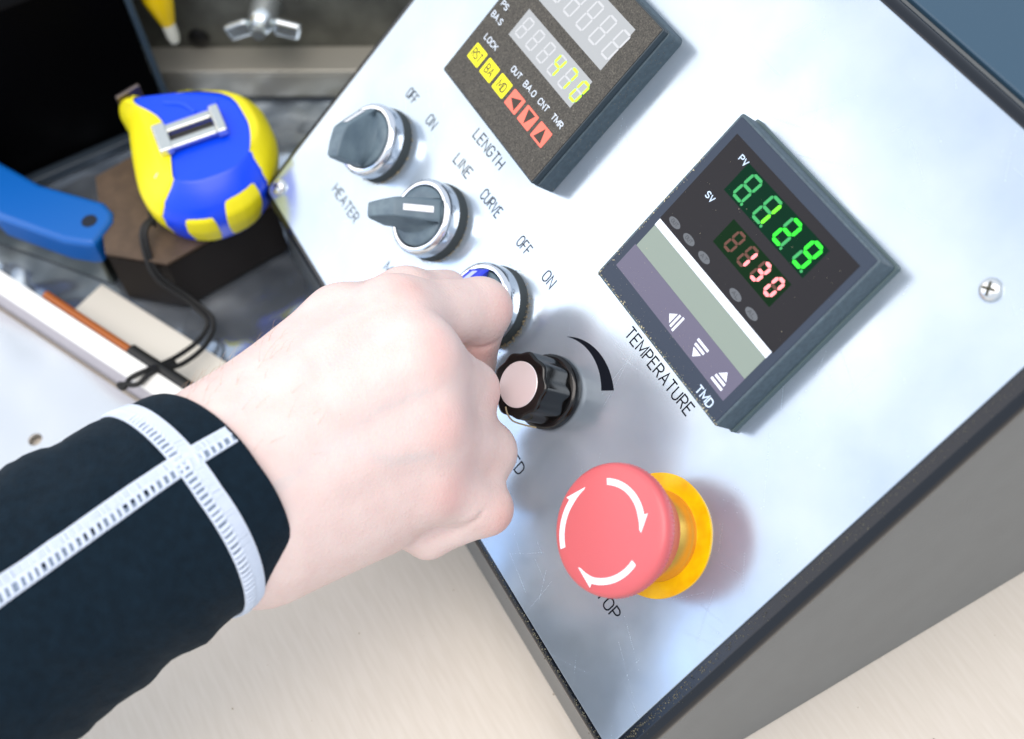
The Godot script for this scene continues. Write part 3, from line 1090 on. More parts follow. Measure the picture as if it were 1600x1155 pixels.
# ------------------------------------------------------------------ things left of the console
func build_background() -> void:
	# brown box under the tape measure
	var o := thing("brown_box", "dark brown box lying under the blue and yellow tape measure", "box", Vector3(-30, -50, 40))
	var inv := o.transform.affine_inverse()
	var world := inv * Transform3D(Basis.IDENTITY, Vector3(0, 0.053, 0))
	var flat_xf := Transform3D(Basis(Vector3(1, 0, 0), Vector3(0, 0, -1), Vector3(0, 1, 0)), Vector3.ZERO)   # prism (x, -z) -> height
	var b := B.new()
	b.prism(poly([-6, 2.0, -5.5, -6, 0, -52, -20, -73, -66, -62, -72, -20, -66, 8]), -48.0, -18.0, 0.8, 2, flat_xf)
	put("carton", b.mesh(), mat(Color(0.125, 0.105, 0.095), 0.6, 0, 0.3), o, world)
	b = B.new()
	b.prism(poly([-6, 2.0, -5.5, -6, 0, -52, -20, -73, -66, -62, -72, -20, -66, 8]), -17.9, -16.2, 0.5, 2, flat_xf)
	var lid := mat(Color(0.36, 0.29, 0.23), 0.6)
	lid.albedo_texture = noise_tex(41, 0.02, Color(0.8, 0.8, 0.8), Color(1, 1, 1))
	triplanar(lid, Vector3(9, 9, 9))
	put("lid", b.mesh(), lid, o, world)

	# blue handled tool
	o = thing("blue_handled_tool", "flat blue plastic tool handle with a round hole near its end", "hand tool", Vector3(-60, -50, 85))
	inv = o.transform.affine_inverse()
	world = inv * Transform3D(Basis.IDENTITY, Vector3(0, 0.053, 0))
	b = B.new()
	var outline := poly([-124, -124, -66, -109, -36, -87.5, -28, -79, -26.5, -76, -35, -64.5, -40, -62.5, -48, -64, -75, -86, -136, -116])
	outline.reverse()
	var cw := Geometry2D.is_polygon_clockwise(outline)
	if cw:
		outline.reverse()
	b.prism(outline, -27.0, -14.0, 3.0, 4, flat_xf)
	var hd := put("handle", b.mesh(), mat(Color(0.02, 0.36, 0.68), 0.38), o, world)
	b = B.new()
	b.lathe([Vector2(3.6, 0), Vector2(3.6, 0.12), Vector2(2.6, 0.1), Vector2(0, 0.08)], 20)
	put("hang_hole", b.mesh(), mat(Color(0.03, 0.08, 0.15), 0.7), hd, Transform3D(Basis(Vector3(1, 0, 0), Vector3(0, 0, -1), Vector3(0, 1, 0)), Vector3(-40, -14.0, 73.5) * MM))
	b = B.new()
	var blade := Basis(Vector3(0, 1, 0), 0.62)
	b.rbox(Vector3(-70, -38.6, 93), Vector3(40, 11.4, 9), 1.5, blade)
	put("metal_shank", b.mesh(), mat(Color(0.36, 0.38, 0.36), 0.35, 0.9), o, world)

	# black cabinet
	o = thing("black_cabinet", "black cabinet standing behind the blue handle", "cabinet", Vector3(-170, -50, 70))
	inv = o.transform.affine_inverse()
	world = inv * Transform3D(Basis.IDENTITY, Vector3(0, 0.053, 0))
	b = B.new()
	b.rbox(Vector3(-172, 3, 72), Vector3(57, 47, 56), 1.5)
	put("body", b.mesh(), mat(Color(0.012, 0.012, 0.016), 0.45, 0, 0.12), o, world)
	b = B.new()
	b.rbox(Vector3(-116.5, 3, 14.0), Vector3(2.6, 47.5, 1.6), 1.0)
	put("edge_strip", b.mesh(), mat(Color(0.25, 0.32, 0.38), 0.4, 0.3), o, world)
	b = B.new()
	b.rbox(Vector3(-170, -47, 72), Vector3(60, 3, 60), 1.0)
	put("foot", b.mesh(), mat(Color(0.2, 0.24, 0.28), 0.4, 0.3), o, world)

	# steel back plate with an angle bar along its foot
	var along := Vector3(0.55, 0, -0.835)
	var face := Vector3(0.835, 0, 0.55)
	o = thing("back_plate", "dull grey steel back plate with an angle bar along its foot", "metal plate", Vector3(-110, -50, -50))
	inv = o.transform.affine_inverse()
	var fr := inv * Transform3D(Basis(along, Vector3(0, 1, 0), face), Vector3(-132, 53 - 30, -21) * MM)
	var dull := mat(Color(0.46, 0.465, 0.435), 0.42, 0.4)
	dull.albedo_texture = noise_tex(51, 0.012, Color(0.7, 0.7, 0.7), Color(1, 1, 1))
	triplanar(dull, Vector3(6, 6, 6))
	b = B.new()
	b.rbox(Vector3(30, 22, -3), Vector3(190, 42, 3), 1.0)
	put("sheet", b.mesh(), dull, o, fr)
	b = B.new()
	b.rbox(Vector3(30, -1.5, 9), Vector3(190, 1.5, 9), 0.8)
	b.rbox(Vector3(30, -10.2, 16.6), Vector3(190, 7.4, 1.4), 0.6)
	put("angle_bar", b.mesh(), mat(Color(0.68, 0.67, 0.63), 0.35, 0.5), o, fr)
	b = B.new()
	b.lathe([Vector2(5.5, 0), Vector2(5.5, 1.2), Vector2(4, 2.2), Vector2(0, 2.4)], 20)
	put("black_plug", b.mesh(), mat(Color(0.04, 0.04, 0.04), 0.5), o, fr * Transform3D(Basis.IDENTITY, Vector3(-8, 6, 0) * MM))

	# wing nut on the back plate
	o = thing("wing_nut", "shiny zinc wing nut on the grey back plate", "wing nut", Vector3(-104, 0, -42))
	var zinc := mat(Color(0.90, 0.93, 0.94), 0.22, 0.85)
	var wf := Transform3D(Basis(along, Vector3(0, 1, 0), face), Vector3.ZERO)
	b = B.new()
	b.lathe([Vector2(7.0, -14), Vector2(7.0, 2), Vector2(6, 6), Vector2(4, 9), Vector2(3.2, 9.2), Vector2(3.2, 13), Vector2(0, 13.2)], 24, Vector3.ZERO)
	put("hub", b.mesh(), zinc, o, wf)
	for sg in [-1.0, 1.0]:
		b = B.new()
		b.rbox(Vector3(sg * 12.0, -3.5, 5), Vector3(6.5, 4.6, 2.0), 1.8, Basis(Vector3(0, 0, 1), sg * -0.35))
		put("wing", b.mesh(), zinc, o, wf)

	# yellow plastic tip at the cabinet's edge
	o = thing("yellow_marker", "yellow marker with a white tip hanging beside the black cabinet", "marker", Vector3(-118, -4, 0))
	b = B.new()
	b.lathe([Vector2(0.0, 5.0), Vector2(2.2, 5.4), Vector2(4.6, 13), Vector2(7.5, 24), Vector2(8.5, 60), Vector2(0, 62)], 20)
	var stand := Basis(Vector3(1, 0, 0), Vector3(0, 0, -1), Vector3(0, 1, 0)).rotated(Vector3(0, 0, 1), 0.18)
	put("barrel", b.mesh(), mat(Color(0.95, 0.80, 0.03), 0.4), o, Transform3D(stand, Vector3.ZERO))
	b = B.new()
	b.lathe([Vector2(0.0, -2.0), Vector2(2.2, -1.2), Vector2(3.2, 2.0), Vector2(3.4, 9), Vector2(0, 9.2)], 16)
	put("tip", b.mesh(), mat(Color(0.85, 0.85, 0.8), 0.4), o, Transform3D(stand, Vector3.ZERO))


func build_tape_measure() -> void:
	var o := thing("tape_measure", "blue and yellow tape measure with steel belt clip and black cord", "tape measure", Vector3(-36, -16, 20))
	var world := o.transform.affine_inverse() * Transform3D(Basis.IDENTITY, Vector3(0, 0.053, 0))
	var blue := mat(Color(0.0, 0.27, 0.93), 0.36)
	var yel := mat(Color(0.93, 0.88, 0.05), 0.5)
	# D-shaped case lying on its side: outlines at four heights, each of 11 points going round
	var mid := PackedVector2Array([Vector2(-78, 36), Vector2(-64, 40), Vector2(-43, 45), Vector2(-24, 48.5), Vector2(-9, 46.5), Vector2(1, 39), Vector2(7.5, 27), Vector2(6.5, 9), Vector2(-8, -8), Vector2(-28, -15), Vector2(-52, -10)])
	var top := PackedVector2Array([Vector2(-70, 34), Vector2(-60, 33), Vector2(-43, 34), Vector2(-26, 36), Vector2(-13, 35), Vector2(-7, 30), Vector2(-4, 22), Vector2(-4, 8), Vector2(-14, -5), Vector2(-29, -10), Vector2(-50, -4)])
	var c := Vector2(-34, 17)
	var levels := [[-16.0, 0.0, 0.83], [-14.5, 0.0, 0.87], [-4.0, 0.0, 0.965], [3.0, 0.08, 1.0], [9.0, 0.38, 1.0], [13.0, 0.80, 1.0], [15.2, 1.0, 1.0], [15.8, 1.0, 0.96]]
	var sm := smooth_closed(mid, 4)
	var stp := smooth_closed(top, 4)
	var ring := func(y: float, t: float, k: float, grow: float) -> PackedVector3Array:
		var row := PackedVector3Array()
		for i in sm.size():
			var p: Vector2 = sm[i].lerp(stp[i], t)
			p = c + (p - c) * k
			p += (p - c).normalized() * grow
			row.append(Vector3(p.x, y, p.y))
		return row
	var rows := []
	var mids := PackedVector3Array()
	for l in levels:
		rows.append(ring.call(l[0], l[1], l[2], 0.0))
		mids.append(Vector3(c.x, -2, c.y))
	var b := B.new()
	b.skin(rows, mids)
	var lastr: PackedVector3Array = rows[-1]
	var base: PackedVector3Array = rows[0]
	for i in lastr.size():
		var k := (i + 1) % lastr.size()
		b.tri(Vector3(c.x, 16.2, c.y), lastr[i], lastr[k], Vector3.UP, Vector3.UP, Vector3.UP)
		b.tri(Vector3(c.x, -16, c.y), base[i], base[k], Vector3.DOWN, Vector3.DOWN, Vector3.DOWN)
	put("case", b.mesh(), blue, o, world)
	# soft yellow pads wrapped round the rim, each a shell 0.8 mm proud; ranges of outline points
	var pads := [[-0.6, 16.6, -15.0, 15.5, 0.42], [20.0, 24.2, -15.0, 4.5, 0.0], [25.2, 29.2, -15.0, 9.0, 0.0], [30.2, 42.0, -15.0, 15.5, 0.13]]
	for pd in pads:
		var prow := []
		var pm := PackedVector3Array()
		var n := 48
		var nl := 23 if pd[4] > 0.0 else 17
		for li in nl:
			var over := maxf(li - 16.0, 0.0) / 6.0
			var y: float = lerpf(pd[2], pd[3], minf(li / 16.0, 1.0))
			var t := 0.0
			var kk := 1.0
			for q in levels.size() - 1:
				if y >= levels[q][0] and y <= levels[q + 1][0]:
					var w: float = (y - levels[q][0]) / (levels[q + 1][0] - levels[q][0])
					t = lerpf(levels[q][1], levels[q + 1][1], w)
					kk = lerpf(levels[q][2], levels[q + 1][2], w)
			var row := PackedVector3Array()
			var ease_ := maxf(sin(PI * li / (nl - 1.0)), 0.0)
			for j in n + 1:
				var round_in: float = (1.0 - pow(ease_, 0.35)) * 0.5
				var s: float = lerpf(pd[0] + round_in, pd[1] - round_in, float(j) / n)
				# the pads' upper edge sweeps in a curve
				var yy: float = y
				var idx := int(floor(s))
				var fr := s - idx
				var m := sm.size()
				var p0: Vector2 = sm[posmod(idx, m)].lerp(stp[posmod(idx, m)], t)
				var p1: Vector2 = sm[posmod(idx + 1, m)].lerp(stp[posmod(idx + 1, m)], t)
				var p := p0.lerp(p1, fr)
				p = c + (p - c) * kk * (1.0 - pd[4] * over * pow(maxf(sin(PI * j / n), 0.0), 0.7))
				var lift := (1.8 if pd[4] > 0.3 else 0.9) * pow(ease_, 0.4) * pow(maxf(sin(PI * j / n), 0.0), 0.25) - 0.1
				p += (p - c).normalized() * lift
				row.append(Vector3(p.x, yy + lift * (0.4 * t + 0.5 * over) + 1.7 * over, p.y))
			prow.append(row)
			pm.append(Vector3(c.x, -4, c.y))
		b = B.new()
		b.skin(prow, pm, false)
		put("grip_pad", b.mesh(), yel, o, world)
	# steel belt clip: two end blocks and two bars
	var cx := Vector3(-32, 17, 18)
	var tilt := Basis(Vector3(0, 1, 0), deg_to_rad(-6.0))
	b = B.new()
	b.rbox(cx + tilt * Vector3(0, 2.4, 12.5), Vector3(8.6, 2.0, 3.0), 0.8, tilt)
	b.rbox(cx + tilt * Vector3(0, 2.4, -12.5), Vector3(8.6, 2.0, 2.2), 0.8, tilt)
	b.rbox(cx + tilt * Vector3(5.2, 2.2, 0), Vector3(2.3, 1.2, 10.5), 0.9, tilt)
	b.rbox(cx + tilt * Vector3(-5.2, 2.2, 0), Vector3(2.3, 1.2, 10.5), 0.9, tilt)
	put("belt_clip", b.mesh(), mat(Color(0.86, 0.87, 0.85), 0.25, 0.9), o, world)
	b = B.new()
	b.rbox(cx + tilt * Vector3(0, 0.3, 0), Vector3(2.8, 0.9, 10.0), 0.4, tilt)
	put("clip_slot", b.mesh(), mat(Color(0.10, 0.09, 0.09), 0.5), o, world)
	# steel hook on the blade's end
	b = B.new()
	b.rbox(Vector3(-79.5, 3, 33), Vector3(1.0, 9, 6), 0.6, Basis(Vector3(0, 1, 0), 0.2))
	put("blade_hook", b.mesh(), mat(Color(0.55, 0.5, 0.48), 0.3, 0.9), o, world)
	b = B.new()
	b.lathe([Vector2(4.2, 0), Vector2(4.2, 1.2), Vector2(3.0, 1.4), Vector2(0, 0.6)], 20, Vector3(-19, -7, 48.2), Basis(Vector3(1, 0, 0), -0.15))
	put("cord_eye", b.mesh(), mat(Color(0.03, 0.03, 0.03), 0.5), o, world)
	for p in [Vector3(-12, 4.5, 42.5)]:
		b = B.new()
		b.lathe([Vector2(2.0, -1.5), Vector2(2.0, 0.3), Vector2(1.6, 0.6), Vector2(0, 0.5)], 16, p, Basis(Vector3(1, 0, 0), -PI / 2 if p.y > 10.0 else -0.35))
		put("case_screw", b.mesh(), mat(Color(0.08, 0.08, 0.09), 0.4, 0.5), o, world)
	# moulded rib across the blue face
	for rib in [[Vector3(-58, 16.0, 22), Vector3(-52, 16.3, 15), Vector3(-44, 16.3, 12)], [Vector3(-46, 16.0, 1), Vector3(-40, 16.3, 6), Vector3(-30, 16.3, 5)], [Vector3(-22, 15.9, 34), Vector3(-21, 12.5, 40), Vector3(-20, 5, 45.5)]]:
		b = B.new()
		b.tube(smooth_path(PackedVector3Array(rib), 6), 0.75, 8)
		put("moulded_rib", b.mesh(), mat(Color(0.10, 0.33, 0.92), 0.35), o, world)
	# doubled wrist cord hanging to the machine bed, ending in a small loop
	var cord := mat(Color(0.045, 0.05, 0.055), 0.6)
	var ctrl := PackedVector3Array([Vector3(-19, -7, 47), Vector3(-14, -8, 55), Vector3(-2, -22, 58), Vector3(9, -34, 50), Vector3(20, -40, 46), Vector3(29, -40, 53), Vector3(36, -36, 66), Vector3(40, -29, 78), Vector3(42, -28, 86)])
	var left := PackedVector3Array()
	var right := PackedVector3Array()
	for i in ctrl.size():
		var d := (ctrl[mini(i + 1, ctrl.size() - 1)] - ctrl[maxi(i - 1, 0)]).normalized()
		var sd := d.cross(Vector3.UP).normalized()
		var gap := [0.8, 0.9, 1.0, 1.0, 1.3, 2.2, 2.6, 1.2, 2.4][i] as float
		left.append(ctrl[i] + sd * gap)
		right.append(ctrl[i] - sd * gap)
	var loop := left.duplicate()
	loop.append(Vector3(43.5, -27.6, 91))
	loop.append(Vector3(40.5, -27.6, 92))
	right.reverse()
	loop.append_array(right)
	b = B.new()
	b.tube(smooth_path(loop, 6), 1.15, 8)
	b.tube(smooth_path(PackedVector3Array([ctrl[6] + Vector3(1, 0.5, 2), ctrl[7]]), 2), 1.9, 8)
	put("wrist_cord", b.mesh(), cord, o, world)


# ------------------------------------------------------------------ the hand
var field := PackedFloat32Array()
var gx := 0
var gy := 0
var gz := 0
var g0 := Vector3.ZERO
var cell := 1.3


func capsules(bones: Array, k: float) -> PackedFloat32Array:
	var f := PackedFloat32Array()
	f.resize(gx * gy * gz)
	f.fill(40.0)
	for bone in bones:
		var a: Vector3 = bone[0]
		var ra: float = bone[1]
		var b: Vector3 = bone[2]
		var rb: float = bone[3]
		var m := maxf(ra, rb) + 13.0
		var lo := ((a.min(b) - Vector3(m, m, m) - g0) / cell).floor()
		var hi := ((a.max(b) + Vector3(m, m, m) - g0) / cell).ceil()
		var ab := b - a
		var inv := 1.0 / ab.length_squared()
		for iz in range(maxi(int(lo.z), 0), mini(int(hi.z), gz - 1) + 1):
			for iy in range(maxi(int(lo.y), 0), mini(int(hi.y), gy - 1) + 1):
				var row := (iz * gy + iy) * gx
				for ix in range(maxi(int(lo.x), 0), mini(int(hi.x), gx - 1) + 1):
					var p := g0 + Vector3(ix, iy, iz) * cell - a
					var t := clampf(p.dot(ab) * inv, 0.0, 1.0)
					var d := (p - ab * t).length() - lerpf(ra, rb, t)
					var o := f[row + ix]
					var h := maxf(k - absf(d - o), 0.0)
					f[row + ix] = minf(d, o) - h * h * 0.25 / k
	return f


func blend(a: PackedFloat32Array, b: PackedFloat32Array, k: float) -> PackedFloat32Array:
	for i in a.size():
		var p := a[i]
		var q := b[i]
		if p > 20.0 and q > 20.0:
			continue
		var h := maxf(k - absf(p - q), 0.0)
		a[i] = minf(p, q) - h * h * 0.25 / k
	return a


func sample(p: Vector3) -> float:
	var q := (p - g0) / cell
	var i := q.floor()
	var f := q - i
	var x := clampi(int(i.x), 0, gx - 2)
	var y := clampi(int(i.y), 0, gy - 2)
	var z := clampi(int(i.z), 0, gz - 2)
	var s := 0.0
	for dz in 2:
		for dy in 2:
			var r := ((z + dz) * gy + y + dy) * gx + x
			s += (f.z if dz else 1.0 - f.z) * (f.y if dy else 1.0 - f.y) * lerpf(field[r], field[r + 1], f.x)
	return s


func nets(b: B) -> void:
	var ids := {}
	var vs := PackedVector3Array()
	var ns := PackedVector3Array()
	var off := [0, 1, gx, gx + 1, gx * gy, gx * gy + 1, gx * gy + gx, gx * gy + gx + 1]
	for z in gz - 1:
		for y in gy - 1:
			for x in gx - 1:
				var r := (z * gy + y) * gx + x
				var v0 := field[r]
				if absf(v0) > 4.0:
					continue
				var n_in := 0
				for o in off:
					if field[r + o] < 0.0:
						n_in += 1
				if n_in == 0 or n_in == 8:
					continue
				var sum := Vector3.ZERO
				var cnt := 0
				for e in [[0, 1], [2, 3], [4, 5], [6, 7], [0, 2], [1, 3], [4, 6], [5, 7], [0, 4], [1, 5], [2, 6], [3, 7]]:
					var p: float = field[r + off[e[0]]]
					var q: float = field[r + off[e[1]]]
					if (p < 0.0) != (q < 0.0):
						var t := p / (p - q)
						var A := Vector3(e[0] & 1, (e[0] >> 1) & 1, e[0] >> 2)
						var C := Vector3(e[1] & 1, (e[1] >> 1) & 1, e[1] >> 2)
						sum += A.lerp(C, t)
						cnt += 1
				ids[r] = vs.size()
				var P := g0 + (Vector3(x, y, z) + sum / cnt) * cell
				var d := 0.9
				ns.append(Vector3(sample(P + Vector3(d, 0, 0)) - sample(P - Vector3(d, 0, 0)), sample(P + Vector3(0, d, 0)) - sample(P - Vector3(0, d, 0)), sample(P + Vector3(0, 0, d)) - sample(P - Vector3(0, 0, d))).normalized())
				vs.append(P)
	for r in ids:
		for ax in 3:
			var o: int = [1, gx, gx * gy][ax]
			if (field[r] < 0.0) == (field[r + o] < 0.0):
				continue
			var u: int = [gx, gx * gy, 1][ax]
			var w: int = [gx * gy, 1, gx][ax]
			if ids.has(r - u) and ids.has(r - w) and ids.has(r - u - w):
				var i: int = ids[r]
				var j: int = ids[r - u]
				var k: int = ids[r - u - w]
				var l: int = ids[r - w]
				b.tint = [skin_tint(vs[i]), skin_tint(vs[j]), skin_tint(vs[k]), skin_tint(vs[l])]
				b.quad_n(vs[i], vs[j], vs[k], vs[l], ns[i], ns[j], ns[k], ns[l])


func normal_at(q: Vector3) -> Vector3:
	var d := 0.9
	return Vector3(sample(q + Vector3(d, 0, 0)) - sample(q - Vector3(d, 0, 0)), sample(q + Vector3(0, d, 0)) - sample(q - Vector3(0, d, 0)), sample(q + Vector3(0, 0, d)) - sample(q - Vector3(0, 0, d))).normalized()


func snap(q: Vector3) -> Vector3:
	for i in 8:
		q -= normal_at(q) * clampf(sample(q), -3.0, 3.0)
	return q


# press a fine groove into the surface under a line of points
func carve(pts: Array, r: float) -> void:
	var line := []
	for i in pts.size() - 1:
		for k in 6:
			line.append(snap(pts[i].lerp(pts[i + 1], k / 6.0)))
	line.append(snap(pts[-1]))
	for i in range(1, line.size() - 1):
		line[i] += normal_at(line[i]) * 0.15
	for i in line.size() - 1:
		var cut := capsules([[line[i], r, line[i + 1], r]], 0.5)
		for k in field.size():
			var c := -cut[k]
			if c > -6.0:
				var h := maxf(1.2 - absf(field[k] - c), 0.0)
				field[k] = maxf(field[k], c) + h * h * 0.25 / 1.2


var blush := []


func pore_tex() -> ImageTexture:
	var c := FastNoiseLite.new()
	c.seed = 90
	c.noise_type = FastNoiseLite.TYPE_CELLULAR
	c.cellular_return_type = FastNoiseLite.RETURN_DISTANCE2_SUB
	c.frequency = 0.085
	c.fractal_octaves = 2
	var f := FastNoiseLite.new()
	f.seed = 91
	f.frequency = 0.03
	f.fractal_octaves = 4
	var a := c.get_seamless_image(512, 512)
	var b := f.get_seamless_image(512, 512)
	a.convert(Image.FORMAT_RGBA8)
	for y in 512:
		for x in 512:
			var v := 0.55 * minf(a.get_pixel(x, y).r * 1.6, 1.0) + 0.45 * b.get_pixel(x, y).r
			a.set_pixel(x, y, Color(v, v, v))
	return ImageTexture.create_from_image(a)


var veins := []


func skin_tint(p: Vector3) -> Color:
	var k := 0.0
	for q in blush:
		k = maxf(k, 1.0 - p.distance_to(q) / 13.0)
	k = smoothstep(0.0, 1.0, k) * 1.0
	var v := 0.0
	for seg in veins:
		var q := Geometry3D.get_closest_point_to_segment(p, seg[0], seg[1])
		v = maxf(v, 1.0 - p.distance_to(q) / 3.2)
	v = smoothstep(0.0, 1.0, v) * 0.85
	return Color(1.0 - 0.10 * v, 1.0 - 0.17 * k - 0.02 * v, 1.0 - 0.18 * k + 0.02 * v)


func build_person() -> void:
	g0 = Vector3(105, 0, -62)
	cell = 1.3
	gx = int(125 / cell)
	gy = int(125 / cell)
	gz = int(175 / cell)
	var V := func(x: float, y: float, z: float) -> Vector3: return Vector3(x, y, z)
	var palm := capsules([
		[V.call(180, 76, 76), 28.0, V.call(182, 74, 112), 30.0],
		[V.call(168, 84, 70), 18.0, V.call(154, 84, -1), 12.5],
		[V.call(178, 83, 70), 18.0, V.call(174, 85, 1), 12.5],
		[V.call(188, 74, 70), 18.0, V.call(187, 71, 8), 12.0],
		[V.call(194, 63, 70), 17.0, V.call(197, 55, 16), 11.8],
		[V.call(193, 57, 66), 16.5, V.call(194, 45, 32), 13.5],
		[V.call(168, 66, 55), 15.0, V.call(162, 62, 12), 12.0],
		[V.call(174, 82, 58), 17.0, V.call(166, 83.5, 8), 12.0],
		[V.call(184, 78, 58), 17.0, V.call(181, 77, 10), 12.0],
		[V.call(191, 68, 58), 16.0, V.call(191.5, 62, 14), 11.5],
	], 12.0)
	# faint tendons and knuckles under the skin of the back
	palm = blend(palm, capsules([
		[V.call(170, 97.5, 40), 4.0, V.call(158.5, 91.5, 0), 5.0],
		[V.call(182, 93.5, 45), 4.0, V.call(178, 92.5, 0), 5.5],
		[V.call(195, 84, 42), 4.0, V.call(192.5, 77.5, 6), 5.2],
	], 2.0), 9.0)
	var index := capsules([
		[V.call(154, 84, -1), 12.0, V.call(149, 60, -32.5), 10.6],
		[V.call(149, 60, -32.5), 10.2, V.call(152, 38, -24), 8.8],
		[V.call(152, 38, -24), 8.5, V.call(143, 36, -12), 7.0],
	], 4.0)
	var middle := capsules([
		[V.call(174, 85.5, 0), 12.0, V.call(173.5, 55, -14.5), 9.9],
		[V.call(173.5, 55, -14.5), 9.4, V.call(168, 43, 4), 8.5],
		[V.call(168, 43, 4), 8.2, V.call(164, 52, 14), 7.0],
	], 4.0)
	var ring := capsules([
		[V.call(187, 71, 7), 11.7, V.call(188, 38.5, -11.0), 10.4],
		[V.call(188, 38.5, -11.0), 10.0, V.call(180, 31, 9), 8.2],
		[V.call(180, 31, 9), 7.8, V.call(174, 40, 20), 7.0],
	], 4.0)
	var little := capsules([
		[V.call(197, 55, 15), 10.8, V.call(204.5, 33, -2), 8.8],
		[V.call(204.5, 33, -2), 8.5, V.call(201.5, 30, 19), 7.6],
		[V.call(201.5, 30, 19), 7.6, V.call(190, 34, 27), 7.0],
	], 3.0)
	var thumb := capsules([
		[V.call(163, 79, 64), 17.0, V.call(142, 77, 14), 13.2],
		[V.call(142, 77, 14), 11.8, V.call(132, 62.5, -12), 9.8],
		[V.call(132, 62.5, -12), 9.2, V.call(127, 48, -29), 8.0],
	], 6.0)
	field = blend(middle, ring, 8.0)
	field = blend(field, index, 2.2)
	field = blend(palm, field, 9.0)
	field = blend(field, little, 7.0)
	field = blend(field, thumb, 7.0)
	# flexion creases: at the bent forefinger, along the little finger, by its knuckle
	for g in [[V.call(161, 54, -20), V.call(160, 53, -30), V.call(155, 53, -42)], [V.call(208, 42, 2), V.call(207, 36, 12), V.call(204, 36, 24)], [V.call(203, 44, 18), V.call(207, 42, 6)]]:
		carve(g, 0.75)
	var b := B.new()
	blush = [V.call(156, 94, -3), V.call(180, 95, -2), V.call(195, 80, 5), V.call(206, 60, 12), V.call(160, 66, -40), V.call(184, 58, -24), V.call(212, 34, -4), V.call(158, 50, -26)]
	for path in [[V.call(176, 101, 62), V.call(170, 100, 44), V.call(172, 98, 24), V.call(167, 96, 8)], [V.call(170, 100, 44), V.call(160, 98, 28), V.call(158, 96, 12)], [V.call(196, 92, 60), V.call(192, 91, 38), V.call(186, 91, 20), V.call(184, 88, 6)], [V.call(192, 91, 38), V.call(199, 82, 24), V.call(198, 76, 12)]]:
		for i in path.size() - 1:
			veins.append([snap(path[i]), snap(path[i + 1])])
	nets(b)
	# one continuous forearm beyond the grid, hidden in the sleeve
	var skin := mat(Color(0.895, 0.815, 0.79), 0.52)
	skin.vertex_color_use_as_albedo = true
	skin.metallic_specular = 0.4
	skin.albedo_texture = noise_tex(61, 0.008, Color(0.965, 0.93, 0.925), Color(1.0, 1.0, 1.0), 5)
	skin.heightmap_enabled = true
	skin.heightmap_scale = 0.02
	skin.heightmap_texture = pore_tex()
	triplanar(skin, Vector3(16, 16, 16))
	skin.subsurf_scatter_enabled = true
	skin.subsurf_scatter_strength = 0.12
	var base := Vector3(182, 76, 110)
	var person := put("person", b.mesh(), skin, self, Transform3D(Basis.IDENTITY, Vector3(0, 0.053, 0)))
	person.set_meta("label", "person in a dark navy sleeve turning the third selector with the right hand")
	person.set_meta("category", "person")
	# fine fair hairs over the wrist and the thumb's side
	var hb := B.new()
	for i in 60:
		var p := snap(Vector3(rng.randf_range(140, 190), rng.randf_range(84, 106), rng.randf_range(34, 72)))
		var n := normal_at(p)
		var lay := (Vector3(rng.randfn(-0.25, 0.35), rng.randfn(0, 0.2), -1.0) + n * 0.25).normalized()
		var l := rng.randf_range(3.0, 7.0)
		hb.tube(PackedVector3Array([p - n * 0.2, p + lay * l * 0.4 + n * 0.7, p + lay * l * 0.75 + n * 0.9, p + lay * l + n * 0.6]), 0.045, 3, 0.015, false)
	put("arm_hair", hb.mesh(), mat(Color(0.74, 0.62, 0.52), 0.5), person).set_meta("kind", "stuff")
	# sleeve
	var a0 := Vector3(178.5, 77, 77)
	var dr := Vector3(0.07, -0.07, 0.995).normalized()
	var eye := Vector3(416.9, 440.6, 67.9) - a0
	var e1 := (eye - dr * eye.dot(dr)).normalized()
	var e2 := dr.cross(e1)
	var wob := FastNoiseLite.new()
	wob.seed = 4
	wob.frequency = 0.03
	var surf := func(s: float, ph: float, lift: float) -> Vector3:
		# s is measured from the cuff's slanted edge
		var tilt := -15.0 * cos(ph) - 3.0 + 3.0 * minf(sin(ph), 0.0)
		var fade := clampf(1.0 - s / 120.0, 0.0, 1.0)
		var ss := s + tilt * fade
		var r := 35.3 + 0.075 * maxf(ss, 0.0)
		r -= 4.2 * clampf(-ss / 16.0, 0.0, 1.0)
		var fold := clampf(s / 16.0 - 0.7, 0.0, 1.0)
		r += wob.get_noise_3d(cos(ph) * 34 + ss * 0.3, sin(ph) * 34, ss * 1.6) * 2.1 * fold
		r += fold * 1.1 * sin(ss * 0.30 + 1.6 * sin(ph * 2.0) + 1.0) * clampf(-sin(ph) - 0.1, 0.0, 1.0) * clampf(1.6 - s / 40.0, 0.15, 1.0)
		return a0 + dr * ss + (e1 * cos(ph) + e2 * sin(ph)) * (r + lift)
	var rows := []
	var mids := PackedVector3Array()
	var NJ := 96
	for st in [[6.0, -2.6], [2.0, -2.4], [0.5, -1.9], [-0.2, -1.2], [-0.2, -0.6], [0.4, -0.15], [1.4, 0.0]]:
		var row := PackedVector3Array()
		for j in NJ:
			row.append(surf.call(st[0], TAU * j / NJ, st[1]))
		rows.append(row)
		mids.append(a0 + dr * st[0] + Vector3.ZERO)
	for i in 66:
		var s := 2.6 + i * 2.6
		var row := PackedVector3Array()
		for j in NJ:
			row.append(surf.call(s, TAU * j / NJ, 0.0))
		rows.append(row)
		mids.append(a0 + dr * s)
	b = B.new()
	b.skin(rows, mids)
	var cloth := mat(Color(0.065, 0.135, 0.185), 0.85)
	cloth.metallic_specular = 0.25
	cloth.albedo_texture = noise_tex(71, 0.03, Color(0.75, 0.75, 0.75), Color(1, 1, 1), 3)
	cloth.heightmap_enabled = true
	cloth.heightmap_scale = 0.06
	cloth.heightmap_texture = noise_tex(72, 0.25, Color(0, 0, 0), Color(1, 1, 1), 2)
	cloth.rim_enabled = true
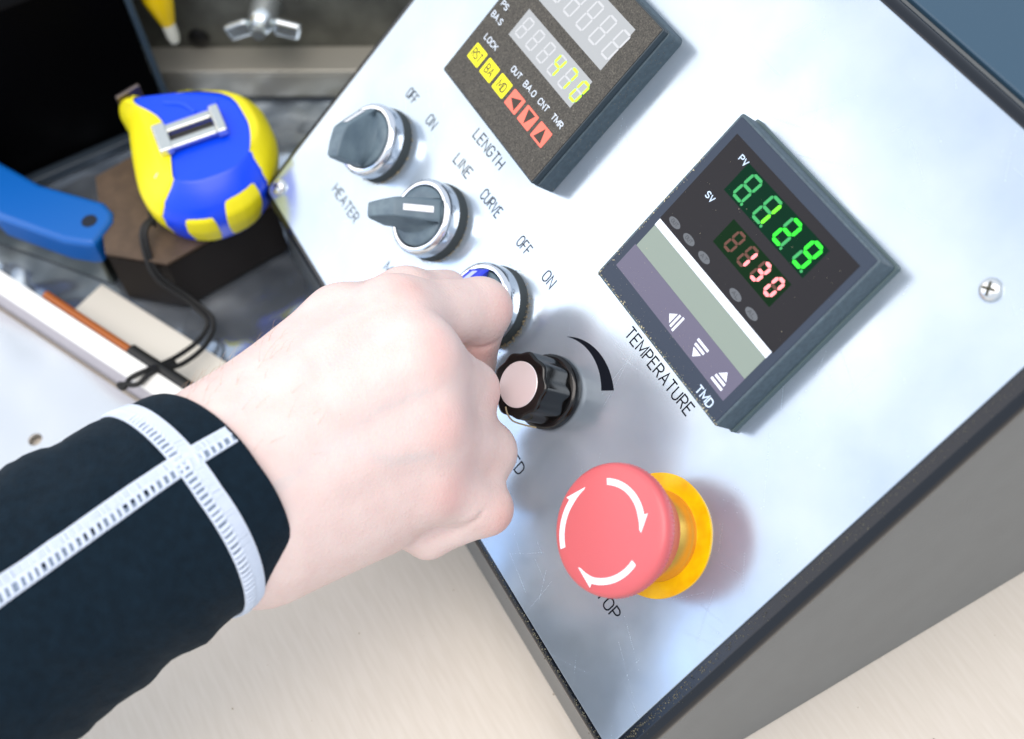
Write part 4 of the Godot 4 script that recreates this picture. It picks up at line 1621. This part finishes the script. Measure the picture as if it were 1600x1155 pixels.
	cloth.rim = 0.25
	cloth.rim_tint = 0.6
	triplanar(cloth, Vector3(14, 14, 14))
	var sleeve := put("sleeve", b.mesh(), cloth, person)
	# flat-lock seams: edge threads, one dense half, one half of single rungs
	var thread := mat(Color(0.80, 0.84, 0.90), 0.8)
	var under := B.new()
	var seam := func(bb: B, at: Callable, n: int, w: float, flip: float) -> void:
		for edge in [-1.0, -0.05, 0.05, 1.0]:
			var path := PackedVector3Array()
			for i in range(0, n + 1, 2):
				path.append(at.call(float(i) / n, edge * w, 0.35))
			bb.tube(path, 0.42, 5)
		# a flat backing of thread under the rungs
		for i in n:
			var q0: Vector3 = at.call(float(i) / n, -w * 0.96, 0.16)
			var q1: Vector3 = at.call(float(i) / n, w * 0.96, 0.16)
			var q2: Vector3 = at.call((i + 1.0) / n, w * 0.96, 0.16)
			var q3: Vector3 = at.call((i + 1.0) / n, -w * 0.96, 0.16)
			var nn: Vector3 = (at.call((i + 0.5) / n, 0.0, 1.0) - at.call((i + 0.5) / n, 0.0, 0.0)).normalized()
			under.quad(q0, q1, q2, q3, nn)
		for i in n:
			# a loose rung on one half, three close-laid threads on the other
			var t0 := (i + 0.5 + rng.randfn(0, 0.06)) / n
			var reach := w * flip * rng.randf_range(0.92, 1.02)
			bb.tube(PackedVector3Array([at.call(t0, 0.0, 0.5), at.call(t0 + 0.08 / n, reach * 0.5, 0.66), at.call(t0 + 0.2 / n, reach, 0.4)]), rng.randf_range(0.6, 0.78), 5, -1.0, false)
			for k in 3:
				var t1 := (i + (k + 0.5) / 3.0 + rng.randfn(0, 0.03)) / n
				bb.tube(PackedVector3Array([at.call(t1, 0.0, 0.5), at.call(t1, -w * flip * 0.5, 0.6), at.call(t1, -w * flip, 0.35)]), 0.42, 4, -1.0, false)
	b = B.new()
	seam.call(b, func(t: float, off: float, lift: float) -> Vector3: return surf.call(13.5 + off, lerpf(2.0, -2.1, t), lift), 78, 3.0, 1.0)
	put("hem_seam", b.mesh(), thread, sleeve)
	b = B.new()
	seam.call(b, func(t: float, off: float, lift: float) -> Vector3:
		var s := lerpf(0.6, 150.0, t)
		var ph := deg_to_rad(lerpf(21.0, 10.0, clampf(s / 70.0, 0.0, 1.0)))
		return surf.call(s, ph + off / 37.0, lift), 78, 3.1, -1.0)
	put("arm_seam", b.mesh(), thread, sleeve)
	put("seam_backing", under.mesh(), mat(Color(0.50, 0.56, 0.63), 0.9), sleeve)
